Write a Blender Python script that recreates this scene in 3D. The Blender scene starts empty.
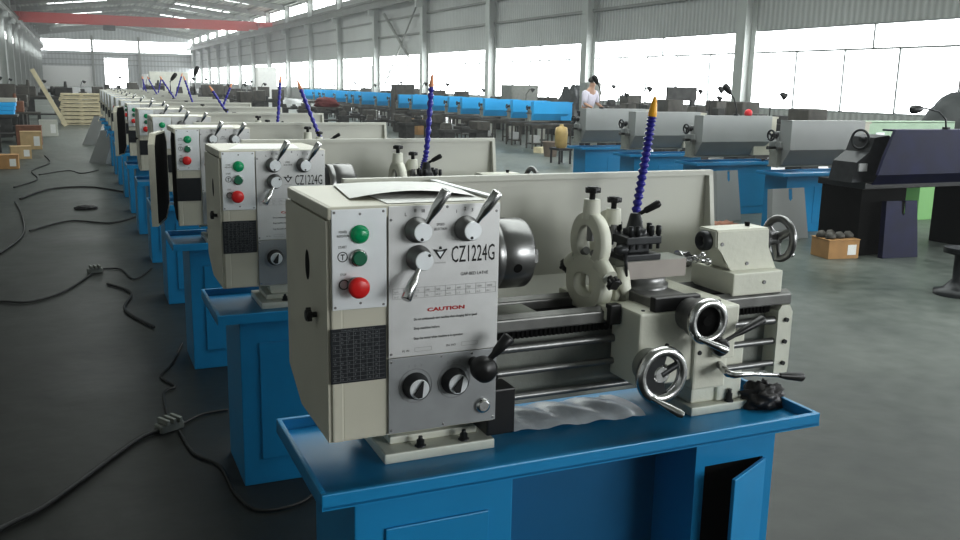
import bpy, bmesh, math, random
from mathutils import Vector, Matrix
random.seed(7)
C = bpy.context.scene.collection
PI = math.pi
# ------------------------------------------------------------------ materials
def mat(name, col, rough=.5, metal=0., var=0., scale=8., bump=0., bscale=60., emit=None, es=1., alpha=None, coat=0., spec=None):
    m = bpy.data.materials.new(name); m.use_nodes = True
    nt = m.node_tree; b = nt.nodes['Principled BSDF']
    b.inputs['Base Color'].default_value = (*col, 1); b.inputs['Roughness'].default_value = rough; b.inputs['Metallic'].default_value = metal
    if coat: b.inputs['Coat Weight'].default_value = coat; b.inputs['Coat Roughness'].default_value = .25
    if spec is not None: b.inputs['Specular IOR Level'].default_value = spec
    if emit:
        b.inputs['Emission Color'].default_value = (*emit, 1); b.inputs['Emission Strength'].default_value = es
    if var or bump:
        tc = nt.nodes.new('ShaderNodeTexCoord')
    if var:
        n = nt.nodes.new('ShaderNodeTexNoise'); n.inputs['Scale'].default_value = scale; n.inputs['Detail'].default_value = 5
        r = nt.nodes.new('ShaderNodeMapRange'); r.inputs[1].default_value = .3; r.inputs[2].default_value = .7
        r.inputs[3].default_value = 1 - var; r.inputs[4].default_value = 1 + var
        mx = nt.nodes.new('ShaderNodeVectorMath'); mx.operation = 'SCALE'; mx.inputs[0].default_value = col
        nt.links.new(tc.outputs['Object'], n.inputs['Vector']); nt.links.new(n.outputs['Fac'], r.inputs[0])
        nt.links.new(r.outputs[0], mx.inputs['Scale']); nt.links.new(mx.outputs[0], b.inputs['Base Color'])
    if bump:
        n2 = nt.nodes.new('ShaderNodeTexNoise'); n2.inputs['Scale'].default_value = bscale; n2.inputs['Detail'].default_value = 4
        bp = nt.nodes.new('ShaderNodeBump'); bp.inputs['Strength'].default_value = bump; bp.inputs['Distance'].default_value = .01
        nt.links.new(tc.outputs['Object'], n2.inputs['Vector']); nt.links.new(n2.outputs['Fac'], bp.inputs['Height']); nt.links.new(bp.outputs[0], b.inputs['Normal'])
    return m
M = dict(
 cream=mat('cream_paint', (.56,.54,.46), .42, var=.05, scale=5),
 white=mat('pale_casting', (.68,.68,.60), .45, var=.05, scale=9, bump=.1),
 guard=mat('guard_paint', (.55,.55,.50), .45, var=.05, scale=3),
 steel=mat('brushed_steel', (.60,.60,.60), .42, .35, var=.06, scale=14),
 plate=mat('aluminium_plate', (.74,.76,.78), .35, .35, var=.04, scale=20),
 lower=mat('grey_steel_plate', (.34,.35,.36), .40, .4, var=.08, scale=14),
 chucksteel=mat('turned_steel',(.22,.22,.22),.30,.85,var=.1,scale=20),
 slideface=mat('bare_casting_face',(.34,.31,.29),.5,.3,var=.08,scale=15),
 iron=mat('machined_iron', (.24,.24,.24), .38, .7, var=.15, scale=30),
 way=mat('ground_way', (.17,.17,.165), .4, .6, var=.2, scale=20),
 castgrey=mat('grey_casting', (.27,.28,.255), .55, var=.12, scale=12, bump=.15),
 dark=mat('blackened_steel', (.035,.037,.04), .38, .4, var=.2, scale=20),
 chrome=mat('chrome', (.62,.62,.62), .22, 1.),
 black=mat('black_plastic', (.012,.012,.013), .38),
 blackin=mat('black_shade_and_lining', (.004,.004,.004), .8, spec=.15),  # real linings and black cabinets; also painted as the dark of openings and gaps
 blue=mat('blue_paint', (.010,.25,.50), .36, var=.06, scale=4, coat=.2),
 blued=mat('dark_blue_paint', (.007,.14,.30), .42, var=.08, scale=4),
 bright=mat('bright_blue_guard', (.03,.46,.90), .4, var=.04, scale=3),
 grey=mat('grey_guard', (.36,.37,.37), .5, var=.05, scale=3),
 greyd=mat('shaded_guard_and_bed', (.30,.31,.31), .55, var=.05, scale=3),  # guard grey with down-facing slope's shade painted in; also plain bed grey
 navy=mat('navy_paint', (.004,.006,.042), .45, spec=.3, var=.3, scale=5),
 green=mat('green_button', (.0,.22,.09), .25, emit=(0,.35,.14), es=.12),
 green2=mat('dull_green_button', (.01,.15,.08), .35),
 red=mat('red_button', (.62,.02,.02), .3),
 redprint=mat('red_print', (.45,.02,.02), .6),
 ink=mat('black_ink', (.02,.02,.02), .6),
 faint=mat('grey_ink', (.25,.25,.25), .6),
 paleink=mat('pale_ink', (.20,.21,.22), .6),
 datablack=mat('black_data_plate', (.025,.028,.033), .35, .3),
 hose=mat('violet_blue_hose', (.03,.025,.32), .28, coat=.4),
 orange=mat('orange_tip', (.9,.45,.02), .4),
 pinktip=mat('pale_orange_tip', (.75,.35,.2), .4),
 paper=mat('paper', (.82,.82,.80), .55, var=.03),
 reflection=mat('pale_reflection', (.78,.82,.86), .25, var=.18, scale=14, bump=.3, bscale=12),  # bluish-white reflection in the chip tray, painted as a surface colour
 rag=mat('black_rag', (.018,.016,.018), .45, var=.5, scale=25, bump=.5, bscale=30),
 rubber=mat('rubber', (.012,.013,.013), .6),
 strip=mat('grey_plug', (.20,.21,.19), .5),
 palegrn=mat('pale_green_paint', (.42,.56,.42), .5, var=.05),
 greenc=mat('green_cabinet', (.25,.50,.20), .5),
 wood=mat('pale_wood', (.74,.66,.46), .6, var=.12, scale=6),
 woodred=mat('brown_wood', (.22,.10,.06), .7, var=.25, scale=8),
 carton=mat('carton', (.45,.26,.11), .7, var=.12, scale=8),
 carton2=mat('pale_carton', (.55,.40,.22), .7, var=.1, scale=8),
 tan=mat('tan_plastic', (.42,.31,.13), .5, var=.1),
 drum=mat('brown_bucket', (.20,.16,.13), .6, var=.1),
 junk=mat('dark_machinery', (.045,.045,.043), .55, .2, var=.5, scale=6),
 junk2=mat('oily_machinery', (.085,.08,.07), .55, .2, var=.4, scale=5),
 tarp=mat('dark_tarpaulin', (.045,.05,.052), .6, var=.25, scale=4, bump=.6, bscale=6),
 craneRed=mat('crane_red', (.40,.035,.03), .6, var=.08),
 column=mat('column_grey', (.40,.42,.40), .6, var=.05, scale=2),
 beam=mat('beam_grey', (.20,.21,.19), .6, var=.1, scale=2),
 mull=mat('window_frame', (.30,.32,.31), .5),
 redcloth=mat('dark_red_cloth', (.16,.02,.02), .7),
 redtin=mat('red_tin', (.6,.03,.04), .4),
 shirt=mat('pale_shirt', (.66,.63,.72), .8, var=.05),
 skin=mat('skin', (.45,.28,.20), .6), hair=mat('hair', (.015,.012,.01), .6), cloth=mat('dark_trousers', (.03,.035,.05), .8),
)
# wall cladding: corrugated along one axis, procedural bands
def corrugated(name, col, axis, freq, dark=.8):
    m = mat(name, col, .6); nt = m.node_tree; b = nt.nodes['Principled BSDF']
    tc = nt.nodes.new('ShaderNodeTexCoord'); w = nt.nodes.new('ShaderNodeTexWave'); w.wave_type = 'BANDS'; w.bands_direction = axis
    w.inputs['Scale'].default_value = freq; w.inputs['Distortion'].default_value = 0
    n = nt.nodes.new('ShaderNodeTexNoise'); n.inputs['Scale'].default_value = .35; n.inputs['Detail'].default_value = 3
    r = nt.nodes.new('ShaderNodeMapRange'); r.inputs[3].default_value = dark; r.inputs[4].default_value = 1.05
    r2 = nt.nodes.new('ShaderNodeMapRange'); r2.inputs[3].default_value = .8; r2.inputs[4].default_value = 1.2
    mu = nt.nodes.new('ShaderNodeMath'); mu.operation = 'MULTIPLY'
    s = nt.nodes.new('ShaderNodeVectorMath'); s.operation = 'SCALE'; s.inputs[0].default_value = col
    bp = nt.nodes.new('ShaderNodeBump'); bp.inputs['Strength'].default_value = .6; bp.inputs['Distance'].default_value = .04
    L = nt.links.new
    L(tc.outputs['Object'], w.inputs['Vector']); L(tc.outputs['Object'], n.inputs['Vector'])
    L(w.outputs['Fac'], r.inputs[0]); L(n.outputs['Fac'], r2.inputs[0]); L(r.outputs[0], mu.inputs[0]); L(r2.outputs[0], mu.inputs[1])
    L(mu.outputs[0], s.inputs['Scale']); L(s.outputs[0], b.inputs['Base Color']); L(w.outputs['Fac'], bp.inputs['Height']); L(bp.outputs[0], b.inputs['Normal'])
    return m
M['clad'] = corrugated('wall_cladding', (.45,.465,.45), 'Y', 1.6)
M['cladx'] = corrugated('end_cladding', (.46,.48,.48), 'X', .6)
M['roof'] = corrugated('roof_sheet', (.42,.44,.38), 'X', .8, .65)
M['pane'] = mat('daylit_pane', (.8,.8,.8), .3, emit=(.95,.98,1.), es=6.0)
M['sky2'] = mat('daylit_roof_sheet', (.8,.8,.8), .3, emit=(.95,1,1.), es=3.0)
def floor_mat():
    m = mat('concrete_floor', (.05,.055,.05), .4); nt = m.node_tree; b = nt.nodes['Principled BSDF']; L = nt.links.new
    tc = nt.nodes.new('ShaderNodeTexCoord')
    n1 = nt.nodes.new('ShaderNodeTexNoise'); n1.inputs['Scale'].default_value = .45; n1.inputs['Detail'].default_value = 8; n1.inputs['Roughness'].default_value = .65
    n2 = nt.nodes.new('ShaderNodeTexNoise'); n2.inputs['Scale'].default_value = 7; n2.inputs['Detail'].default_value = 6
    cr = nt.nodes.new('ShaderNodeValToRGB'); e = cr.color_ramp.elements
    e[0].position = .33; e[0].color = (.010,.014,.012,1); e[1].position = .68; e[1].color = (.042,.046,.042,1)
    mx = nt.nodes.new('ShaderNodeMath'); mx.operation = 'MULTIPLY_ADD'; mx.inputs[1].default_value = .35
    L(tc.outputs['Object'], n1.inputs['Vector']); L(tc.outputs['Object'], n2.inputs['Vector']); L(n2.outputs['Fac'], mx.inputs[0]); 
    sc = nt.nodes.new('ShaderNodeMath'); sc.operation = 'MULTIPLY'; sc.inputs[1].default_value = .68; L(n1.outputs['Fac'], sc.inputs[0]); L(sc.outputs[0], mx.inputs[2])
    L(mx.outputs[0], cr.inputs[0])
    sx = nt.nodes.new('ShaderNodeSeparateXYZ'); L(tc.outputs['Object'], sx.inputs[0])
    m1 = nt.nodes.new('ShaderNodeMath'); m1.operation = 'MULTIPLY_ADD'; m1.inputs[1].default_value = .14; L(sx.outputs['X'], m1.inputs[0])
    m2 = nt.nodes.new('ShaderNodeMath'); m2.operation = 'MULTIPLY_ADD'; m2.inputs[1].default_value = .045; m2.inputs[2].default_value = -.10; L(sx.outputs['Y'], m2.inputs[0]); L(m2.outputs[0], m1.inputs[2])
    m3 = nt.nodes.new('ShaderNodeMapRange'); m3.interpolation_type = 'SMOOTHSTEP'; m3.inputs[3].default_value = .35; m3.inputs[4].default_value = 4.2; L(m1.outputs[0], m3.inputs[0])  # window light put into the colour: lighter to the right and farther off
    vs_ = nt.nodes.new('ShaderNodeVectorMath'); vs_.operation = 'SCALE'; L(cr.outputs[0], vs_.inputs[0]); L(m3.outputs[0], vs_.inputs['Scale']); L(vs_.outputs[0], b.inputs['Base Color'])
    rr = nt.nodes.new('ShaderNodeMapRange'); rr.inputs[1].default_value = .3; rr.inputs[2].default_value = .7; rr.inputs[3].default_value = .28; rr.inputs[4].default_value = .55
    L(n1.outputs['Fac'], rr.inputs[0]); L(rr.outputs[0], b.inputs['Roughness'])
    bp = nt.nodes.new('ShaderNodeBump'); bp.inputs['Strength'].default_value = .25; bp.inputs['Distance'].default_value = .01
    L(n2.outputs['Fac'], bp.inputs['Height']); L(bp.outputs[0], b.inputs['Normal'])
    return m
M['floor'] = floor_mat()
# ------------------------------------------------------------------ mesh builder
OFF = Vector((0,0,0))
class MB:
    def __init__(s): s.bm = bmesh.new()
    def box(s, x0, x1, y0, y1, z0, z1, bev=0., seg=2, rot=None, piv=None):
        bm = s.bm
        vs = [bm.verts.new((x, y, z)) for x in (x0, x1) for y in (y0, y1) for z in (z0, z1)]
        fs = [bm.faces.new([vs[i] for i in f]) for f in ((0,1,3,2),(4,6,7,5),(0,4,5,1),(2,3,7,6),(0,2,6,4),(1,5,7,3))]
        if bev:
            es = list({e for f in fs for e in f.edges})
            r = bmesh.ops.bevel(bm, geom=es, offset=min(bev, .45*min(abs(x1-x0), abs(y1-y0), abs(z1-z0))), segments=seg, affect='EDGES', profile=.6)
            vs = list({v for f in r['faces'] for v in f.verts} | {v for v in vs if v.is_valid})
        if rot is not None:
            p = Vector(piv) if piv else Vector(((x0+x1)/2, (y0+y1)/2, (z0+z1)/2))
            bmesh.ops.transform(bm, matrix=Matrix.Translation(p) @ rot.to_4x4() @ Matrix.Translation(-p), verts=vs)
        return s
    def rev(s, p, ax, prof, n=24, caps=True):
        # surface of revolution: prof = [(distance along ax, radius)]
        p = Vector(p); ax = Vector(ax).normalized(); u = ax.orthogonal().normalized(); v = ax.cross(u); bm = s.bm
        rings = []
        for d, r in prof:
            rings.append([bm.verts.new(p + ax*d + (u*math.cos(2*PI*i/n) + v*math.sin(2*PI*i/n))*max(r, 1e-5)) for i in range(n)])
        for a, b in zip(rings, rings[1:]):
            for i in range(n):
                f = bm.faces.new((a[i], a[(i+1)%n], b[(i+1)%n], b[i])); f.smooth = True
        if caps:
            for (d, r), flip in ((prof[0], 1), (prof[-1], 0)):
                if r > 1e-4:
                    c = [bm.verts.new(p + ax*d + (u*math.cos(2*PI*i/n) + v*math.sin(2*PI*i/n))*r) for i in range(n)]
                    bm.faces.new(c[::-1] if flip else c)
        return s
    def cyl(s, p0, p1, r0, r1=None, n=20):
        p0 = Vector(p0); d = Vector(p1) - p0
        return s.rev(p0, d, [(0, r0), (d.length, r0 if r1 is None else r1)], n)
    def torus(s, c, ax, R, r, n=36, m=10, a0=0, a1=2*PI):
        c = Vector(c); ax = Vector(ax).normalized(); u = ax.orthogonal().normalized(); v = ax.cross(u); bm = s.bm
        full = abs(a1-a0-2*PI) < 1e-6; k = n if full else n+1; rings = []
        for i in range(k):
            a = a0 + (a1-a0)*i/n; dr = u*math.cos(a) + v*math.sin(a)
            rings.append([bm.verts.new(c + dr*(R + r*math.cos(2*PI*j/m)) + ax*r*math.sin(2*PI*j/m)) for j in range(m)])
        for i in range(k if full else k-1):
            a, b = rings[i], rings[(i+1) % k]
            for j in range(m):
                f = bm.faces.new((a[j], a[(j+1)%m], b[(j+1)%m], b[j])); f.smooth = True
        return s
    def prism(s, poly, axis, a, b):
        # poly in the two other axes, in order (x: y,z; y: x,z; z: x,y)
        def P(q, t): return (t, q[0], q[1]) if axis == 'x' else (q[0], t, q[1]) if axis == 'y' else (q[0], q[1], t)
        A = [s.bm.verts.new(P(q, a)) for q in poly]; B = [s.bm.verts.new(P(q, b)) for q in poly]; n = len(poly)
        s.bm.faces.new(A); s.bm.faces.new(B[::-1])
        for i in range(n): s.bm.faces.new((A[i], B[i], B[(i+1)%n], A[(i+1)%n]))
        return s
    def tube(s, pts, r, n=8, caps=True):
        pts = [Vector(p) for p in pts]; rings = []; up = Vector((0,0,1))
        for i, p in enumerate(pts):
            t = (pts[min(i+1, len(pts)-1)] - pts[max(i-1, 0)]).normalized()
            u = t.cross(up); u = u.normalized() if u.length > .05 else t.orthogonal().normalized(); v = t.cross(u)
            rr = r[i] if isinstance(r, (list, tuple)) else r
            rings.append([s.bm.verts.new(p + (u*math.cos(2*PI*j/n) + v*math.sin(2*PI*j/n))*rr) for j in range(n)])
        for a, b in zip(rings, rings[1:]):
            for j in range(n):
                f = s.bm.faces.new((a[j], a[(j+1)%n], b[(j+1)%n], b[j])); f.smooth = True
        if caps: s.bm.faces.new(rings[0][::-1]); s.bm.faces.new(rings[-1])
        return s
    def sph(s, c, r, n=14):
        return s.rev((c[0], c[1], c[2]-r), (0,0,1), [(r - r*math.cos(PI*i/8), r*math.sin(PI*i/8)) for i in range(9)], n, False)
    def quad(s, *p):
        s.bm.faces.new([s.bm.verts.new(q) for q in p]); return s
    def done(s, name, m, parent=None, **pr):
        bmesh.ops.recalc_face_normals(s.bm, faces=s.bm.faces)
        me = bpy.data.meshes.new(name); 
        bmesh.ops.translate(s.bm, vec=-OFF, verts=s.bm.verts)
        s.bm.to_mesh(me); s.bm.free()
        if m is not None: me.materials.append(M[m] if isinstance(m, str) else m)
        o = bpy.data.objects.new(name, me); C.objects.link(o); o.parent = parent
        for k, v in pr.items(): o[k] = v
        return o
def rz(a): return Matrix.Rotation(a, 3, 'Z')
def empty(name, loc, label=None, cat=None, group=None, rot=0):
    o = bpy.data.objects.new(name, None); C.objects.link(o); o.location = loc; o.rotation_euler.z = rot; o.empty_display_size = .1
    if label: o['label'] = label
    if cat: o['category'] = cat
    if group: o['group'] = group
    return o
def tag(o, label, cat, group=None):
    o['label'] = label; o['category'] = cat
    if group: o['group'] = group
    return o
def copy_tree(o, parent=None, skip=()):
    c = o.copy(); C.objects.link(c); c.parent = parent
    for ch in KIDS(o):
        if ch.name.split('.')[0] in skip: continue
        copy_tree(ch, c, skip)
    return c
def KIDS(o): return [c for c in bpy.data.objects if c.parent == o]
def text(mb, s, x, z, h, y, w=None, bold=0., cx=False):
    cu = bpy.data.curves.new('t', 'FONT'); cu.body = s; cu.size = h; cu.resolution_u = 2; cu.offset = bold
    o = bpy.data.objects.new('t', cu); C.objects.link(o); bpy.context.view_layer.update()
    me = bpy.data.meshes.new_from_object(o.evaluated_get(bpy.context.evaluated_depsgraph_get()))
    xs = [v.co.x for v in me.vertices] or [0, 1]
    W = max(xs) - min(xs); k = (w / W) if w else 1.; x0 = min(xs)
    t = bmesh.new(); t.from_mesh(me)
    sh = -W*k/2 if cx else 0
    vm = {v: mb.bm.verts.new((x + sh + (v.co.x - x0)*k, y, z + v.co.y)) for v in t.verts}
    for f in t.faces:
        try: mb.bm.faces.new([vm[v] for v in f.verts])
        except ValueError: pass
    t.free(); bpy.data.objects.remove(o); bpy.data.curves.remove(cu); bpy.data.meshes.remove(me)

# ------------------------------------------------------------------ the lathe
def star_knob(name, p, ax, r, parent, m='black'):
    k = MB(); k.rev(p, ax, [(0, r*.42), (r*.9, r*.42), (r*.9, r*.8), (r*1.1, r), (r*1.55, r), (r*1.8, r*.75)], 16)
    a = Vector(ax).normalized(); u = a.orthogonal().normalized(); v = a.cross(u)
    for i in range(5):
        q = Vector(p) + a*r*.95 + (u*math.cos(i*2*PI/5) + v*math.sin(i*2*PI/5))*r*.85
        k.cyl(q, q + a*r*.7, r*.32, n=8)
    return k.done(name, m, parent)
def speed_lever(cx, cz, tip, parent, dot):
    k = MB(); k.rev((cx, 1.700, cz), (0,-1,0), [(0,.027),(.010,.026),(.012,.0215),(.036,.0205),(.038,.019)], 28); h = k.done('speed_lever', 'iron', parent)
    MB().rev((cx, 1.662, cz), (0,-1,0), [(0,.0195),(.002,.0185)], 28).done('hub_face', 'plate', h)
    d = Vector((dot[0], 0, dot[1])); MB().cyl((cx+d.x, 1.6605, cz+d.z), (cx+d.x, 1.6592, cz+d.z), .0032, n=10).done('index_dot', 'black', h)
    st = Vector((cx, 1.672, cz)); t = Vector(tip); dr = (t-st).normalized(); a = st + dr*.018; L = (t-a).length
    MB().rev(a, dr, [(0,.005),(L*.18,.0055),(L*.45,.0095),(L*.5,.010),(L*.98,.0112),(L,.009)], 14).done('handle', 'chrome', h)
def build_lathe():
    global OFF
    OFF = Vector((.40, 1.65, 0))
    R = empty('metal_lathe', (0,0,0))
    # tray
    t = MB(); t.box(.396,1.695,1.645,2.10,.640,.648)
    for a in ((.396,1.695,1.645,1.657),(.396,1.695,2.088,2.10),(.396,.408,1.657,2.088),(1.683,1.695,1.657,2.088)): t.box(*a,.640,.675,.003)
    t.done('chip_tray', 'blue', R)
    # cabinets
    c = MB(); c.box(.478,.848,1.70,2.05,0,.640,.004); lc = c.done('stand_cabinet', 'blue', R)
    MB().box(.545,.787,1.693,1.70,.10,.550,.003).done('cabinet_door', 'blue', lc)
    c = MB(); x0,x1,y0,y1 = 1.355,1.603,1.70,2.05
    c.box(x0,x1,y1-.01,y1,0,.64).box(x0,x0+.01,y0,y1-.01,0,.64).box(x1-.01,x1,y0,y1-.01,0,.64).box(x0+.01,x1-.01,y0,y1-.01,.63,.64).box(x0+.01,x1-.01,y0,y1-.01,0,.01)
    c.box(x0+.01,1.384,y0,y0+.01,.01,.63).box(1.568,x1-.01,y0,y0+.01,.01,.63).box(1.384,1.568,y0,y0+.01,.555,.63).box(1.384,1.568,y0,y0+.01,.01,.10)
    rc = c.done('stand_cabinet', 'blue', R)
    MB().box(x0+.012,x1-.012,y0+.012,y1-.012,.012,.628).done('cabinet_shade', 'blackin', rc)  # solid black block painting the shade inside the open cabinet
    d = MB(); d.box(1.384,1.568,1.690,1.700,.10,.553,.003, rot=rz(math.radians(26)), piv=(1.568,1.70,.3)); dd = d.done('cabinet_door', 'blue', rc)
    q = Vector((1.568,1.70,.31)) + rz(math.radians(26)) @ Vector((-.155,-.012,0)); MB().rev(q, rz(math.radians(26)) @ Vector((0,-1,0)), [(0,.006),(.008,.008),(.012,.004)], 12).done('door_knob', 'chrome', dd)
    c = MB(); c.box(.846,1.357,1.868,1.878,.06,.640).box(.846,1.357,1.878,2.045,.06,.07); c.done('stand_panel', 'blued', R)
    # feet
    f = MB(); f.box(.577,.846,1.798,2.03,.648,.672,.004).box(.605,.822,1.850,2.01,.672,.690,.004).prism([(.63,.685),(.79,.685),(.81,.765),(.61,.765)],'y',1.875,2.0); f = f.done('headstock_foot', 'white', R)
    for x in (.668,.775): MB().rev((x,1.818,.672),(0,0,1),[(0,.013),(.004,.013),(.004,.009),(.016,.009),(.016,.005),(.024,.005)],6).done('bolt','dark',f)
    f = MB(); f.box(1.408,1.612,1.798,2.02,.648,.672,.004).box(1.425,1.57,1.826,2.0,.672,.79,.006).box(1.50,1.58,1.816,1.99,.672,.86,.008); f = f.done('end_foot', 'white', R)
    MB().rev((1.535,1.808,.672),(0,0,1),[(0,.013),(.004,.013),(.004,.009),(.022,.009),(.022,.006),(.034,.006)],6).done('bolt','dark',f)
    # bed
    b = MB(); b.box(.80,1.70,1.845,1.975,.735,.93,.006).box(.80,1.702,1.83,1.99,.735,.752,.004)
    b.box(.80,1.70,1.835,1.85,.90,.93); b = b.done('bed', 'castgrey', R)
    w = MB(); w.box(.80,1.712,1.80,1.838,.925,.955,.004); w.prism([(1.807,.955),(1.819,.964),(1.831,.955)],'x',.80,1.712); w.done('bed_way', 'way', b)
    w = MB(); w.box(.80,1.712,1.955,1.995,.925,.955,.004); w.prism([(1.963,.955),(1.975,.964),(1.987,.955)],'x',.80,1.712); w.done('bed_way', 'way', b)
    MB().box(.80,.985,1.838,1.955,.925,.950,.003).done('gap_bridge','castgrey',b)
    MB().box(.985,1.71,1.838,1.955,.925,.932).done('bed_gap_shade','blackin',b)  # black strip painting the shade in the gap between the ways
    r = MB(); r.box(.80,1.66,1.822,1.838,.903,.922)
    for i in range(70): r.box(.81+i*.012,.816+i*.012,1.817,1.822,.903,.922)
    r.done('gear_rack','blackin',b)
    MB().rev((.80,1.812,.882),(1,0,0),[(0,.011)] + [(.01+i*.008, .011 if i%2 else .0095) for i in range(106)] + [(.87,.011)],14).done('lead_screw','iron',R)
    MB().cyl((.80,1.810,.825),(1.67,1.810,.825),.0085).done('feed_rod','iron',R)
    MB().cyl((.80,1.806,.765),(1.67,1.806,.765),.0085).done('control_rod','iron',R)
    for z in (.882,.825): MB().rev((.80,1.81,z),(1,0,0),[(0,.019),(.035,.019),(.035,.014),(.05,.014)],16).done('shaft_collar','dark',R)
    e = MB(); e.prism([(1.668,.735),(1.713,.735),(1.716,.75),(1.716,.905),(1.705,.925),(1.678,.925),(1.668,.91)],'y',1.796,1.86); e = e.done('end_bracket','white',R)
    for z in (.885,.825,.765): MB().cyl((1.694,1.796,z),(1.694,1.789,z),.006,n=8).done('bolt','dark',e)
    # headstock
    h = MB(); h.box(.456,.800,1.705,2.07,.757,1.243,.005).box(.436,.460,1.704,1.735,.757,1.243,.004).box(.436,.802,1.702,2.075,1.236,1.2455,.003)
    h.box(.430,.800,1.70,2.07,1.2195,1.2445,.004); H = h.done('headstock', 'cream', R)
    g = MB(); g.prism([(1.710,.757),(1.96,.757),(2.085,.82),(2.085,1.205),(2.07,1.217),(1.710,1.217)],'x',.429,.455); G = g.done('gear_cover','cream',R)
    s = MB(); s.bm.faces.new([s.bm.verts.new((.4285, 1.872+.020*math.cos(a), 1.10+.033*math.sin(a))) for a in [i*2*PI/24 for i in range(24)]]); s.done('grip_slot','blackin',G)
    star_knob('cover_knob',(.43,1.80,1.008),(-1,0,0),.0135,G)
    # start-stop panel
    p = MB(); p.box(.4375,.5495,1.6985,1.7025,1.038,1.240,.001); P = p.done('control_panel','plate',R)
    for x,z in ((.443,1.234),(.543,1.234),(.443,1.044),(.543,1.044),(.495,1.230),(.495,1.050)): MB().rev((x,1.6985,z),(0,-1,0),[(0,.0028),(.001,.0022)],8).done('screw','iron',P)
    b = MB().rev((.494,1.6985,1.190),(0,-1,0),[(0,.0185),(.004,.0185),(.005,.016),(.012,.0155),(.015,.013),(.0165,.008),(.017,0)],24); b.done('power_light','green',P)
    b = MB().rev((.491,1.6985,1.143),(0,-1,0),[(0,.0175),(.005,.0175),(.006,.0145)],24).done('start_button','chrome',P)
    MB().rev((.491,1.693,1.143),(0,-1,0),[(0,.0145),(.008,.0143),(.009,.0125)],24).done('button_cap','green2',b)
    b = MB().rev((.484,1.6985,1.088),(0,-1,0),[(0,.016),(.006,.016),(.006,.011),(.022,.011)],20).done('emergency_button','iron',P)
    MB().rev((.484,1.678,1.088),(0,-1,0),[(0,.013),(.003,.021),(.010,.0215),(.014,.019),(.016,.014),(.0165,0)],28).done('button_cap','red',b)
    tx = MB(); yy = 1.6980
    text(tx,'POWER',.460,1.193,.0075,yy,.016,cx=True); text(tx,'INDICATION',.460,1.185,.0075,yy,.024,cx=True); text(tx,'START',.459,1.163,.0075,yy,.017,cx=True); text(tx,'STOP',.460,1.108,.007,yy,.012,cx=True)
    tx.torus((.459,yy,1.146),(0,1,0),.0095,.0008,24,4); text(tx,'T',.459,1.140,.016,yy,.008,cx=True,bold=.0003); tx.torus((.461,yy,1.090),(0,1,0),.0095,.001,24,4)
    tx.done('panel_lettering','ink',P)
    # black chart
    p = MB(); p.box(.4335,.5495,1.702,1.7055,.884,.9985,.0005); D = p.done('data_plate','datablack',R)
    tx = MB(); rnd = random.Random(3)
    for i in range(13): tx.box(.437,.546,1.7014,1.7016,.888+i*.0086,.8885+i*.0086)
    for x in (.452,.466,.480,.494,.508,.521,.534): tx.box(x,x+.0006,1.7014,1.7016,.888,.991)
    for i in range(12):
        for j in range(7):
            if rnd.random() < .85: text(tx, '%d' % rnd.choice((4,5,6,7,8,9,10,11,12,13,14,16,18,20,24,28,32,36,40,44,56,72)), .439+j*.0145, .8903+i*.0086, .006, 1.7013)
    text(tx,'THREAD AND FEED CHART',.49,.9935,.0040,1.7013,.07,cx=True)
    tx.done('chart_lettering','paleink',D)
    # faceplates
    p = MB(); p.box(.5535,.7985,1.6985,1.7045,.9275,1.2425,.0008); U = p.done('gear_panel','steel',R)
    p = MB(); p.box(.5535,.7985,1.6985,1.7045,.762,.9255,.0008); Lp = p.done('feed_panel','lower',R)
    for x,z in ((.559,1.215),(.791,1.225),(.559,.935),(.68,1.2375)): MB().rev((x,1.6985,z),(0,-1,0),[(0,.003),(.0012,.0022)],8).done('screw','iron',U)
    for x,z in ((.559,.918),(.67,.920),(.559,.769),(.675,.768),(.792,.769),(.74,.9195)): MB().rev((x,1.6985,z),(0,-1,0),[(0,.003),(.0012,.0022)],8).done('screw','chrome',Lp)
    speed_lever(.614,1.193,(.655,1.640,1.279),U,(-.003,-.014)); speed_lever(.722,1.191,(.766,1.640,1.272),U,(-.003,-.014)); speed_lever(.617,1.135,(.570,1.640,1.064),U,(.010,.011))
    tx = MB(); yy = 1.6978
    text(tx,'CZ1224G',.690,1.121,.050,yy,.098,bold=0)
    text(tx,'SPEED',.665,1.1995,.0075,yy,.017,cx=True); text(tx,'SELECTION',.665,1.190,.0075,yy,.029,cx=True)
    for x,z,c in ((.590,1.222,'L'),(.610,1.229,'II'),(.627,1.228,'III'),(.700,1.224,'I'),(.719,1.229,'2'),(.735,1.226,'3')): text(tx,c,x,z,.010,yy,cx=True)
    tx.done('panel_lettering','ink',U); tx = MB()
    # winged triangle emblem
    tx.prism([(.6515,1.148),(.6785,1.148),(.665,1.129)],'y',yy-.0003,yy); tx.prism([(.6615,1.150),(.6685,1.150),(.667,1.156),(.663,1.156)],'y',yy-.0003,yy)
    tx.prism([(.650,1.151),(.662,1.149),(.650,1.147)],'y',yy-.0003,yy).prism([(.680,1.151),(.668,1.149),(.680,1.147)],'y',yy-.0003,yy)
    tx.done('emblem','ink',U); tx = MB()
    text(tx,'Do not continuously start machine when changing dial or speed',.608,1.0035,.0075,yy,.142,bold=.0001); text(tx,'Stop machine before',.608,.984,.0075,yy,.057,bold=.0001); text(tx,'Stop the motor when machine is in operation',.608,.9625,.0075,yy,.110,bold=.0001)
    text(tx,'M. W.',.583,.9375,.0065,yy,.016); text(tx,'SN. NO',.680,.941,.0065,yy,.022)
    text(tx,'GAP-BED LATHE',.711,1.092,.0095,yy,.063)
    tx.done('panel_lettering','ink',U)
    tx = MB(); text(tx,'MACHINE',.665,1.1205,.0045,yy,.024,cx=True)
    for z in (1.073,1.062,1.051): tx.box(.562,.792,yy,yy+.0002,z,z+.0005)
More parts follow.
